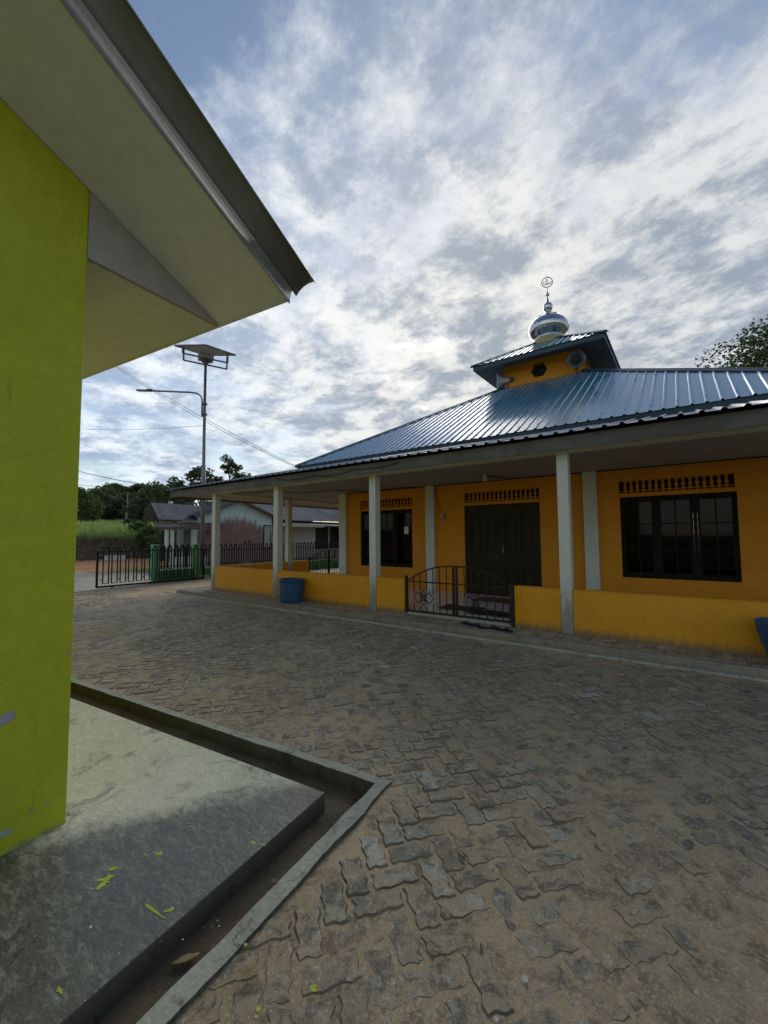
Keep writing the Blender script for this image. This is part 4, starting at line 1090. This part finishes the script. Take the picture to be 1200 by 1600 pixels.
while y < 17.3:
    y += .215
    if min(abs(y-q) for q in (8.15, 12.66, 17.0)) < .16: continue
    tall = .12 if y > 10.2 and y < 10.65 else 0
    c = copy_obj(pk, fn, (0, y-7.0, tall))
# sliding gate leaf
gt = thing('sliding_gate', 'black iron sliding gate with pointed pickets, half open at the yard entrance', 'gate', (FX, 6.6, .09))
g0, g1, zb, zt = 4.93, 8.28, .13, 1.17
mb = MB(); mb.bar((FX, g0, zb), (FX, g1, zb), .05); mb.bar((FX, g0, zt), (FX, g1, zt), .032); mb.build('rail', 'black_iron', gt)
mb = MB(); mb.bar((FX, g0, zb-.02), (FX, g0, zt+.015), .05); mb.build('end_post', 'black_iron', gt)
mb = MB(); mb.bar((FX, g1, zb-.02), (FX, g1, zt+.015), .05); mb.build('end_post', 'black_iron', gt)
y = g0+.23; first = None; y00 = y
while y < g1-.1:
    if first is None: mb = MB(); picket(mb, FX, y, .22, 1.31, .15, .019); first = mb.build('picket', 'black_iron', gt)
    else: copy_obj(first, gt, (0, y-y00, 0))
    y += .235
mb = MB(); y = y00-.1175
while y < g1:
    for z in (.34, 1.0): mb.bar((FX, y-.045, z), (FX, y+.045, z), .016)
    y += .235
mb.build('spacer_bars', 'black_iron', gt)
for y in (5.35, 6.45, 7.9):
    mb = MB(); mb.bar((FX-.02, y-.03, .085), (FX-.02, y+.03, .085), .05, .075); mb.build('wheel', 'steel_frame', gt)

# ------------------------------------------------------------------ solar street lamp
lx, ly = -14.48, 8.40
lp = thing('solar_street_lamp', 'tall grey steel street lamp with solar panel and a single curved arm', 'street lamp', (lx, ly, .08))
mb = MB(); mb.tube([(lx,ly,.05),(lx,ly,4.2),(lx,ly,4.24),(lx,ly,8.15)], [.085,.075,.062,.056], 14); mb.build('pole', 'galv', lp, smooth=True)
mb = MB(); mb.add([(lx+a*.26, ly+b*.26, .06) for a,b in ((-1,-1),(1,-1),(1,1),(-1,1))]+[(lx+a*.17, ly+b*.17, .22) for a,b in ((-1,-1),(1,-1),(1,1),(-1,1))], [(0,1,5,4),(1,2,6,5),(2,3,7,6),(3,0,4,7),(4,5,6,7)]); mb.build('footing', 'kerb_concrete', lp, bevel=.01)
ad = Vector((-1.55, -1.45, 0)).normalized(); sd = Vector((-ad.y, ad.x, 0))
c0 = Vector((lx, ly, 0))
q0 = c0+ad*.10
mb = MB(); mb.tube([q0+Z3*6.12, q0+Z3*6.75, q0+ad*.05+Z3*6.90, q0+ad*.20+Z3*7.0, q0+ad*.42+Z3*7.03, q0+ad*1.85+Z3*7.04], .032, 10); mb.build('arm', 'galv', lp, smooth=True)
mb = MB()
for z in (6.2, 6.6): mb.lathe([(.075,-.03),(.095,-.03),(.095,.03),(.075,.03)], (lx, ly, z), 12); mb.bar(c0+Z3*z, q0+Z3*z, .03)
mb.build('clamp', 'steel_frame', lp)
e = q0+ad*1.85+Z3*7.04
mb = MB(); mb.obox(e+ad*.22-Z3*.0, ad*.26, sd*.075, Vector((0,0,.022))); mb.obox(e+ad*.02+Z3*.03, ad*.10, sd*.055, Vector((0,0,.03))); lh_ = mb.build('lamp_head', 'steel_frame', lp, bevel=.012)
mb = MB(); mb.obox(e+ad*.30-Z3*.025, ad*.15, sd*.06, Vector((0,0,.004))); mb.build('led_lens', 'horn_white', lh_)
# panel: diagonal towards the viewer, tilted away
v = Vector((-.861, .509, 0)); rr_ = Vector((.509, .861, 0)); cz = 8.66
tl = math.tan(R(13)); pc = Vector((lx, ly, cz))
P_ = {'A': pc-rr_*1.06, 'C': pc+rr_*1.06, 'B': pc+v*1.0+Z3*(1.0*tl), 'D': pc-v*1.0-Z3*(1.0*tl)}
nn = (P_['C']-P_['A']).cross(P_['B']-P_['D']).normalized()
if nn.z < 0: nn = -nn
quad_ = [P_['A'], P_['D'], P_['C'], P_['B']]
mb = MB(); mb.slab(quad_, nn, .004); mb.build('panel_back', 'panel_back', lp)
mb = MB(); mb.slab([q+nn*.006 for q in quad_], nn, .03); mb.build('solar_panel', 'solar_cells', lp)
mb = MB()
for i in range(4): mb.bar(quad_[i]+nn*.01, quad_[(i+1)%4]+nn*.01, .04, .05)
mb.build('panel_frame', 'steel_frame', lp)
# cradle: two parallel rails with uprights
ex = (P_['D']-P_['A']).normalized(); ey = (P_['C']-P_['D']).normalized()
exh = Vector((ex.x, ex.y, 0)).normalized()
exr = Vector((.35, .94, 0)).normalized(); 
mb = MB()
def under(pt):  # height of the panel plane over a point
    return pc.z - ((pt.x-pc.x)*nn.x+(pt.y-pc.y)*nn.y)/nn.z
for off in (-.32, .32):
    base = pc + v*off; a = base-exr*.78; b = base+exr*.78; z_ = 8.24 
    mb.bar((a.x,a.y,z_), (b.x,b.y,z_), .045)
    for q in (a, b): mb.bar((q.x,q.y,z_), (q.x,q.y,under(q)-.005), .045)
a, b = pc-v*.4, pc+v*.4
mb.bar((a.x,a.y,8.24), (b.x,b.y,8.24), .05)
mb.build('panel_cradle', 'steel_frame', lp)
mb = MB(); mb.obox((lx, ly, 8.40), exr*.26, Vector((-exr.y, exr.x, 0))*.17, Vector((0,0,.13))); mb.build('battery_box', 'panel_back', lp, bevel=.02)
mb = MB(); mb.lathe([(.06,8.10),(.10,8.18),(.20,8.26),(.22,8.28)], (lx, ly, 0), 12); mb.build('cap_bracket', 'steel_frame', lp)

# ------------------------------------------------------------------ overhead wires
def wire(a, b, sag, r, label, name='overhead_wire'):
    a, b = Vector(a), Vector(b); pts = []
    for k in range(33):
        s_ = k/32; p = a.lerp(b, s_); p.z -= sag*4*s_*(1-s_); pts.append(p)
    mb = MB(); mb.tube(pts, r, 5); return tag(mb.build(name, 'cable'), label, 'wire')
pl = (-30.0, 6.7)
wire((ex0+.1, ey0+.1, MZ-.05), (pl[0], pl[1]-.2, 15.3), .50, .008, 'upper of the two power wires running from the roof corner up past the street lamp')
wire((ex0+.1, ey0+.1, MZ-.09), (pl[0], pl[1]+.1, 15.3), .62, .008, 'lower of the two power wires running from the roof corner up past the street lamp')
wire((XFa+.3, YFa+1.0, 3.0), (pl[0], pl[1]-.2, 6.55), .35, .012, 'dark telephone wire from the porch roof corner toward the left, above the tree line')
wire((lx, ly, 5.78), (-31, 9.1, 8.5), .12, .007, 'thin faint wire running left from the middle of the street lamp pole')
wire((-48, 12, 6.9), (-40, 36, 6.6), .2, .016, 'thin pale wire strung low across the forest edge')
up = thing('utility_pole', 'tall concrete utility pole hidden behind the lime house, carrying the wires', 'utility pole', (pl[0], pl[1], .05))
mb = MB(); mb.tube([(pl[0], pl[1], 0), (pl[0], pl[1], 15.6)], [.18, .10], 12); mb.build('shaft', 'kerb_concrete', up, smooth=True)
mb = MB(); mb.bar((pl[0], pl[1]-.8, 15.3), (pl[0], pl[1]+.8, 15.3), .09); mb.build('crossarm', 'steel_frame', up)

# ------------------------------------------------------------------ neighbour houses
# stained gable house
h2 = thing('gabled_house', 'pale mint gabled house with a big red brown stain and a long grey wing', 'house', (-22, 17, 0))
GX = -21.0; gy0, gy1, gyp = 11.95, 16.75, 14.35
mb = MB(); mb.slab([(GX,gy0,0),(GX,gy1,0),(GX,gy1,2.85),(GX,gyp,3.72),(GX,gy0,2.85)], (-1,0,0), .15)
mb.build('gable_wall', 'stained_gable', h2)
mb = MB(); mb.box(GX-2.2, GX-.16, gy1-.15, gy1, 0, 2.8); mb.box(GX-2.2, GX-.16, gy0, gy0+.15, 0, 2.8); mb.build('wall', 'mint', h2)
def corr_slope(mb, a, b, c, d, n, h=.02):
    """corrugated quad: a-b lower edge, d-c upper edge, ribs from lower to upper"""
    a, b, c, d = map(Vector, (a, b, c, d)); nn = (b-a).cross(d-a).normalized(); vs = []
    for i in range(n*4+1):
        t = i/(n*4); o = nn*(h*math.sin(i*math.pi/2))
        vs += [a.lerp(b, t)+o, d.lerp(c, t)+o]
    mb.add(vs, [(2*i, 2*i+2, 2*i+3, 2*i+1) for i in range(n*4)])
mb = MB(); ox = .45
rs = (3.72-2.85)/(gy1-gyp)
for s_ in (1, -1):
    ye_ = gyp+s_*(gy1-gyp+.45); zz_ = 3.78-rs*(gy1-gyp+.45)
    corr_slope(mb, (GX+ox, ye_, zz_), (GX-2.4, ye_, zz_), (GX-2.4, gyp, 3.78), (GX+ox, gyp, 3.78), 40)
mb.build('roof', 'zinc_dark', h2, solid=.02)
mb = MB()
for s_ in (1, -1):
    ye_ = gyp+s_*(gy1-gyp+.45); zz_ = 3.74-rs*(gy1-gyp+.45)
    mb.slab([(GX+ox+.01, ye_, zz_-.10), (GX+ox+.01, gyp, 3.64), (GX+ox+.01, gyp, 3.76), (GX+ox+.01, ye_, zz_+.02)], (1,0,0), .025)
mb.build('barge_board', 'timber', h2)
mb = MB(); mb.box(GX+.002, GX+.03, gy1-.62, gy1-.08, .9, 2.35); wf = mb.build('window', 'dark_frame', h2)
mb = MB(); mb.box(GX+.031, GX+.034, gy1-.56, gy1-.14, .96, 2.29); mb.build('pane', 'cream_house', wf)
# wing to the right
wy0, wy1, wx = 16.9, 27.5, -22.0
mb = MB(); wall_holes(mb, 'x', wx-.15, wx, wy0, wy1, 0, 2.45, [(21.5, 24.2, .7, 2.35), (25.2, 26.2, 0, 2.3)]); mb.build('wing_wall', 'cream_house', h2)
mb = MB(); mb.box(wx-.5, wx-.48, 21.3, 26.4, 0, 2.5); mb.build('dark_room', 'dark_inside', h2)
mb = MB(); mb.bar((wx+.02, 22.9, .7), (wx+.02, 22.9, 2.35), .08); mb.build('window_post', 'cream_house', h2)
mb = MB(); corr_slope(mb, (wx+.5, wy0-.1, 2.72), (wx+.5, wy1+.4, 2.72), (wx-3.6, wy1+.4, 4.9), (wx-3.6, wy0-.1, 4.9), 46)
corr_slope(mb, (wx-7.6, wy0-.1, 2.72), (wx-7.6, wy1+.4, 2.72), (wx-3.6, wy1+.4, 4.9), (wx-3.6, wy0-.1, 4.9), 46)
mb.build('wing_roof', 'zinc_dark', h2, solid=.02)
mb = MB(); corr_slope(mb, (wx+1.1, wy0+.4, 2.40), (wx+1.1, wy1, 2.40), (wx+.1, wy1, 2.62), (wx+.1, wy0+.4, 2.62), 46); mb.build('awning', 'roof_grey', h2, solid=.01)
mb = MB(); mb.box(wx+.44, wx+.47, wy0-.1, wy1+.4, 2.56, 2.69); mb.build('wing_fascia', 'dark_frame', h2)
mb = MB(); mb.box(wx+1.08, wx+1.10, wy0+.4, 21.3, 2.27, 2.385); mb.build('awning_board', 'coping', h2)
# green-grey house with zinc porch
h1 = thing('zinc_roof_house', 'small grey green house with rusty zinc porch roof and white posts behind the gate', 'house', (-22, 10.8, 0))
mb = MB(); corr_slope(mb, (-21.0, 9.9, 2.50), (-21.0, 12.5, 2.50), (-21.9, 12.5, 3.36), (-21.9, 9.9, 3.36), 26, .014); corr_slope(mb, (-22.8, 9.9, 2.5), (-22.8, 12.5, 2.5), (-21.9, 12.5, 3.36), (-21.9, 9.9, 3.36), 26, .014)
mb.build('roof', 'zinc_old', h1, solid=.01)
mb = MB(); mb.slab([(-20.55,9.7,2.06),(-20.55,13.2,2.16),(-21.1,13.2,2.40),(-21.1,9.7,2.30)], Z3, .05); mb.build('porch_roof', 'timber', h1)
mb = MB(); mb.box(-20.60, -20.52, 9.7, 13.2, 2.0, 2.10); mb.build('porch_beam', 'timber', h1)
for y in (10.15, 10.42, 12.0):
    mb = MB(); mb.bar((-20.7, y, 0), (-20.7, y, 2.02), .13); mb.build('post', 'paper', h1)
mb = MB(); wall_holes(mb, 'x', -21.9, -21.75, 11.55, 13.3, 0, 2.4, [(11.9, 12.3, 0, 2.05)]); mb.box(-22.4, -21.9, 11.55, 11.70, 0, 2.3); mb.build('wall', 'mint_dark', h1)
mb = MB(); mb.box(-20.8, -20.7, 10.6, 12.3, 0, .62); mb.build('porch_wall', 'paper', h1)
mb = MB(); mb.lathe([(0,3.56),(.09,3.54),(.11,3.45),(.11,3.3)], (-22.3, 11.1, 0), 14); mb.build('vent_cap', 'horn_white', h1, smooth=True)
# white blocks by the bank
t = thing('concrete_planter', 'low white block on the red earth behind the gate, at the foot of the bank', 'low wall', (-33, 12.4, 0))
mb = MB(); mb.box(-33.2, -33.05, 12.0, 13.3, .0, .34); mb.build('wall', 'paper', t, bevel=.01)
mb = MB(); mb.box(-33.23, -33.02, 11.97, 13.33, .34, .38); mb.build('cap', 'paper', t, bevel=.01)

# ------------------------------------------------------------------ grass bank (stuff)
def blades(name, mat, n, xr, yr, hgt, wdt, seed, lab):
    rr = random.Random(seed); mb = MB()
    for i in range(n):
        x, y = rr.uniform(*xr), rr.uniform(*yr); z = gz(x, y); h = hgt*rr.uniform(.5, 1.3)*(1+.5*noise.noise(Vector((x*.5, y*.5, 0))))
        a = rr.uniform(0, math.pi); dx, dy = math.cos(a)*wdt, math.sin(a)*wdt; bx_, by_ = rr.gauss(0, .3)*h, rr.gauss(0, .3)*h
        mb.add([(x-dx, y-dy, z-.05), (x+dx, y+dy, z-.05), (x+dx*.5+bx_*.5, y+dy*.5+by_*.5, z+h*.6), (x+bx_, y+by_, z+h)], [(0,1,2,3)])
    o = mb.build(name, mat); o['kind'] = 'stuff'; return tag(o, lab, 'grass')
blades('tall_grass', 'grass_green', 24000, (-56, -36.0), (8, 32), .75, .10, 1, 'tall bright green grass covering the bank below the forest')
blades('dry_grass', 'grass_straw', 9000, (-36.5, -33.6), (8, 30), .30, .07, 2, 'dry straw coloured grass on the foot of the bank')
blades('verge_grass', 'grass_green', 1500, (-24, -15.5), (8.8, 15), .10, .025, 3, 'short weeds on the bare ground behind the fence')

# ------------------------------------------------------------------ trees
def tree_mesh(seed, Ht, cr, leafmat, leaf, nclump, per, trunk_r=.18, bark='bark', low=.35, flat=.8, open_=1.0):
    """returns (trunk mesh obj data builder, crown) as MBs around the origin"""
    rr = random.Random(seed); tr = MB(); cr_ = MB()
    lean = Vector((rr.gauss(0,.03), rr.gauss(0,.03), 1))
    top = Ht*.82
    tr.tube([lean*(top*k/8)+Vector((rr.gauss(0,.05), rr.gauss(0,.05), 0))*(k>0) for k in range(9)], [trunk_r*(1.25-k*.13) for k in range(9)], 8)
    centers = []
    for i in range(nclump):
        f = low+(1-low)*((i+.5)/nclump); hgt = Ht*f
        env = math.sin(math.pi*min(.98, max(.08, (f-low)/(1-low)*.82+.16)))**.7
        a = i*2.399+rr.gauss(0,.4); rad = cr*env*rr.uniform(.35, 1.0)*open_
        c = Vector((math.cos(a)*rad, math.sin(a)*rad, hgt+rr.gauss(0, .04)*Ht))
        if c.z > Ht*.98: c.z = Ht*.96
        b0 = lean*min(top*.98, max(Ht*low*.7, c.z-rad*.8)); 
        mid = b0.lerp(c, .5)+Vector((0,0,rad*.08))
        rb = trunk_r*.38*(1-f*.5)
        tr.tube([b0, mid, c], [rb, rb*.6, rb*.2], 5)
        centers.append((c, cr*rr.uniform(.20, .40)))
    for c, r_ in centers:
        for k in range(per):
            d = Vector((rr.gauss(0,1), rr.gauss(0,1), rr.gauss(0,1))).normalized()*(rr.random()**.45)*r_
            d.z *= flat; p = c+d; s_ = leaf*rr.uniform(.6, 1.3)
            u = Vector((rr.gauss(0,1), rr.gauss(0,1), rr.gauss(0,.5))).normalized(); w_ = u.cross(Vector((rr.gauss(0,1), rr.gauss(0,1), rr.gauss(0,1)))).normalized()
            cr_.add([p-u*s_, p-w_*s_*.45, p+u*s_, p+w_*s_*.45], [(0,1,2,3)])
    return tr, cr_
def plant(seed, name, label, cat, loc, Ht, cr, mat, leaf, ncl, per, group=None, bark='bark', tr=.18, **k):
    t = thing(name, label, cat, loc, group); a, b = tree_mesh(seed, Ht, cr, mat, leaf, ncl, per, tr, bark, **k)
    a.v = [(Vector(v)+Vector(loc)) for v in a.v]; b.v = [(Vector(v)+Vector(loc)) for v in b.v]
    a.build('trunk', bark, t, smooth=True); b.build('crown', mat, t); return t
def copy_tree(src, name, label, loc, s_, rz, group, cat='tree'):
    t = src.copy(); C.objects.link(t); t.name = name; t.location = loc; t.scale = s_; t.rotation_euler = (0,0,rz); t['label'] = label; t['group'] = group; t['category'] = cat
    for ch in list(src.children): c = ch.copy(); C.objects.link(c); c.parent = t
    return t
# big broadleaf tree behind the mosque, right
plant(11, 'broadleaf_tree', 'tall broadleaf tree rising behind the mosque roof at the right edge', 'tree', (6.3, 36, 0), 15.2, 5.4, 'leaf_forest', .15, 70, 330, tr=.3, low=.42, flat=.6)
# forest trees beyond the bank: built sources then copies
grp = 'forest trees beyond the grass bank'
def far(px_, depth, z): 
    """point on the terrain seen at photo column px_"""
    d = F + R2*(px_-600)/647.7; return (d.x*depth, d.y*depth, z)
fA = plant(21, 'forest_tree', 'rounded bright green tree nearest on the left edge of the forest', 'tree', far(118, 46, 2.2), 5.0, 2.8, 'leaf_bright', .20, 26, 170, grp, low=.10)
fB = plant(22, 'forest_tree', 'dark forest tree just right of the bright round one', 'tree', far(163, 70, 3.0), 7.4, 3.9, 'leaf_forest', .26, 30, 170, grp, low=.10)
fC = plant(23, 'forest_tree', 'dark umbrella crowned tree standing above the thin pale trunk', 'tree', far(184, 74, 3.0), 8.2, 3.4, 'leaf_forest', .24, 26, 170, grp, low=.3, flat=.5)
fD = plant(24, 'forest_tree', 'tall dark tree with a broad crown in the middle of the forest', 'tree', far(212, 72, 3.0), 8.0, 4.0, 'leaf_forest', .26, 28, 170, grp, low=.12, flat=.6)
spots = [
 (fB, 130, 78, .95, 'dark tree at the far left of the forest, half hidden by the lime wall'),
 (fC, 148, 84, 1.00, 'distant dark tree behind and right of the bright round one'),
 (fD, 172, 66, .80, 'low dense tree left of the pale trunk at the forest edge'),
 (fB, 198, 64, .74, 'low dense tree right of the pale trunk at the forest edge'),
 (fC, 236, 74, .95, 'thin crowned forest tree with sky showing through, left of the zinc roof'),
 (fB, 226, 62, .76, 'dark bushy tree left of the zinc roofed house'),
 (fD, 250, 70, .92, 'far forest tree directly above the left corner of the zinc roof'),
 (fB, 184, 60, .60, 'squat dark tree at the grass edge in the middle of the forest'),
 (fD, 150, 60, .66, 'squat dark tree at the grass edge beside the bright round one'),
 (fB, 262, 60, .80, 'dark tree rising behind the middle of the zinc roof'),
 (fC, 278, 66, .90, 'feathery forest crown behind the right part of the zinc roof'),
 (fD, 200, 86, 1.05, 'most distant crown peeking between the umbrella tree and the broad one'),
 (fB, 215, 56, .52, 'small dark tree in front of the broad crowned one'),
 (fD, 240, 56, .56, 'small dark tree at the grass edge next to the zinc roof'),
 (fB, 300, 64, .90, 'forest tree behind the street lamp pole'),
 (fA, 136, 56, .95, 'second bright green tree behind the first at the left edge')]
for i, (src, px_, dp_, s_, lb) in enumerate(spots): copy_tree(src, 'forest_tree', lb, far(px_, dp_, 2.9), (s_, s_, s_*rnd.uniform(.94, 1.05)), i*1.3, grp)
t = thing('bare_tree', 'thin pale bare trunk standing out against the dark forest', 'tree', (-48, 19.2, 2.0))
mb = MB(); mb.tube([(-48, 19.2, 2.0), (-48.1, 19.3, 4.2), (-48, 19.35, 6.6)], [.13, .09, .04], 6); mb.tube([(-48.05,19.28,4.6),(-48.3,18.9,5.3)], [.04,.015], 4); mb.tube([(-48.05,19.3,5.1),(-47.8,19.7,5.9)], [.04,.015], 4); mb.build('trunk', 'bark_pale', t)
# trees behind the houses
plant(31, 'garden_tree', 'dark leafy tree behind the zinc roofed house, left of the lamp pole', 'tree', (-36, 20.6, .3), 7.6, 2.5, 'leaf_mid', .17, 24, 170, 'trees behind the houses', low=.35)
plant(32, 'garden_tree', 'tall open crowned tree right of the lamp pole above the porch roof', 'tree', (-34, 22.1, .3), 8.9, 1.5, 'leaf_mid', .15, 16, 120, 'trees behind the houses', low=.5, flat=.7)
plant(33, 'garden_tree', 'low dark tree whose top peeks over the porch roof edge', 'tree', (-36, 24.9, .3), 7.7, 2.3, 'leaf_forest', .17, 22, 150, 'trees behind the houses', low=.35)
plant(34, 'garden_tree', 'bushy dark tree between the forest and the zinc roof corner', 'tree', (-38, 17.9, .8), 5.6, 2.6, 'leaf_forest', .17, 24, 160, 'trees behind the houses', low=.2)
for i, (x, y, h, lb, m_) in enumerate([(-33.5, 16.2, 2.2, 'olive shrub at the right end of the grass bank', 'leaf_olive'), (-34.8, 15.7, 1.6, 'green bush on the bank left of the zinc roofed house', 'leaf_bright'), (-29, 14.3, 2.1, 'shrub seen between the porch posts of the zinc roofed house', 'leaf_bright'), (-28.5, 16.2, 2.1, 'dark shrub behind the porch of the zinc roofed house', 'leaf_mid'), (-47.5, 19.4, 1.2, 'pale shrub at the foot of the bare trunk', 'leaf_olive')]):
    plant(50+i, 'shrub', lb, 'shrub', (x, y, gz(x, y)), h, h*.7, m_, .12, 16, 110, 'shrubs on and below the bank', low=.05, tr=.05)

# ------------------------------------------------------------------ litter on the paving
def leaf(label, px_, py_, L, W, rz, mt, curl=.3, z=.008, name='fallen_leaf', cat='leaf'):
    c = ghit(px_, py_, z if z > -.1 else -.07)
    c.z = (fz(c.x, c.y)+z) if z > -.1 else -.066
    mb = MB(); n = 8; vs = []; cs, sn = math.cos(rz), math.sin(rz)
    for i in range(n+1):
        t = i/n; w_ = W*math.sin(math.pi*min(1, t*.96+.02))**.8; x = (t-.5)*L
        for s_ in (-1, -.5, 0, .5, 1):
            y = s_*w_/2; zz_ = curl*(abs(s_)**2*w_*.5)+curl*L*.12*(2*t-1)**2
            vs.append((c.x+x*cs-y*sn, c.y+x*sn+y*cs, c.z+zz_+.003*noise.noise(Vector((x*40, y*40, px_)))))
    mb.add(vs, [(i*5+k, (i+1)*5+k, (i+1)*5+k+1, i*5+k+1) for i in range(n) for k in range(4)])
    return tag(mb.build(name, mt, smooth=True, solid=.0012), label, cat)
leaf('long pale dry leaf lying on the soil beside the kerb, bottom of the photo', 390, 1520, .105, .034, R(70), 'leaf_dry', .35, .020)
leaf('curled tan leaf on the paving near the right edge', 1175, 1268, .075, .03, R(130), 'leaf_dry', .8)
leaf('small brown leaf right of the kerb corner', 722, 1341, .06, .016, R(-20), 'leaf_dark', .4)
leaf('dry leaf in the middle of the paving', 910, 1220, .08, .025, R(-10), 'leaf_dry', .5)
leaf('dark leaf fragment at the lower middle of the paving', 752, 1482, .04, .011, R(120), 'leaf_dark', .3)
leaf('pale leaf in the dirt of the gutter', 290, 1500, .10, .03, R(60), 'leaf_dry', .12, -.150)
leaf('dark leaf wedged in the gutter corner below the kerb', 555, 1250, .06, .03, R(40), 'leaf_dark', .8, -.065)
c = ghit(1007, 1235, .01); mb = MB(); mb.tube([(c.x-.03, c.y+.02, .022), (c.x+.03, c.y-.02, .024)], .0022, 6); tag(mb.build('white_stick', 'white_splash'), 'thin white stick lying on the paving at the right', 'stick')
for (px_, py_, r_, lb) in ((945,1155,.016,'white scrap of paper on the paving right of centre'), (820,1530,.011,'small white pebble at the lower right of the paving'), (775,1592,.009,'tiny grey pebble at the bottom edge of the paving')):
    c = ghit(px_, py_, .01); mb = MB()
    rr = random.Random(int(px_)); n = 7; vs = [(c.x, c.y, .012+r_*.9)]
    for ring in range(2):
        for i in range(n): a = i*2*math.pi/n; k = r_*(.8 if ring == 0 else 1)*rr.uniform(.75, 1.2); vs.append((c.x+math.cos(a)*k, c.y+math.sin(a)*k, .008+(r_*.6 if ring == 0 else 0)))
    mb.add(vs, [(0, 1+i, 1+(i+1)%n) for i in range(n)]+[(1+i, 1+n+i, 1+n+(i+1)%n, 1+(i+1)%n) for i in range(n)])
    tag(mb.build('pebble', 'white_splash'), lb, 'scrap' if 'paper' in lb else 'pebble')
# loose grit scattered over the paving and gutter: uncountable
rr = random.Random(12); mb = MB()
for i in range(1500):
    x, y = rr.uniform(-3.2, 2.2), rr.uniform(.3, 4.5)**1.0
    if inside_house(x, y, -.05): continue
    z = fz(x, y)+rr.uniform(.001, .004); r_ = rr.uniform(.001, .0036)
    v_ = [(x+math.cos(a)*r_*rr.uniform(.7,1.3), y+math.sin(a)*r_*rr.uniform(.7,1.3), z) for a in (0,1.3,2.6,3.9,5.1)]+[(x, y, z+r_)]
    mb.add(v_, [(i_, (i_+1)%5, 5) for i_ in range(5)])
o = mb.build('grit', 'kerb_concrete'); o['kind'] = 'stuff'; tag(o, 'fine loose grit scattered over the paving', 'grit')
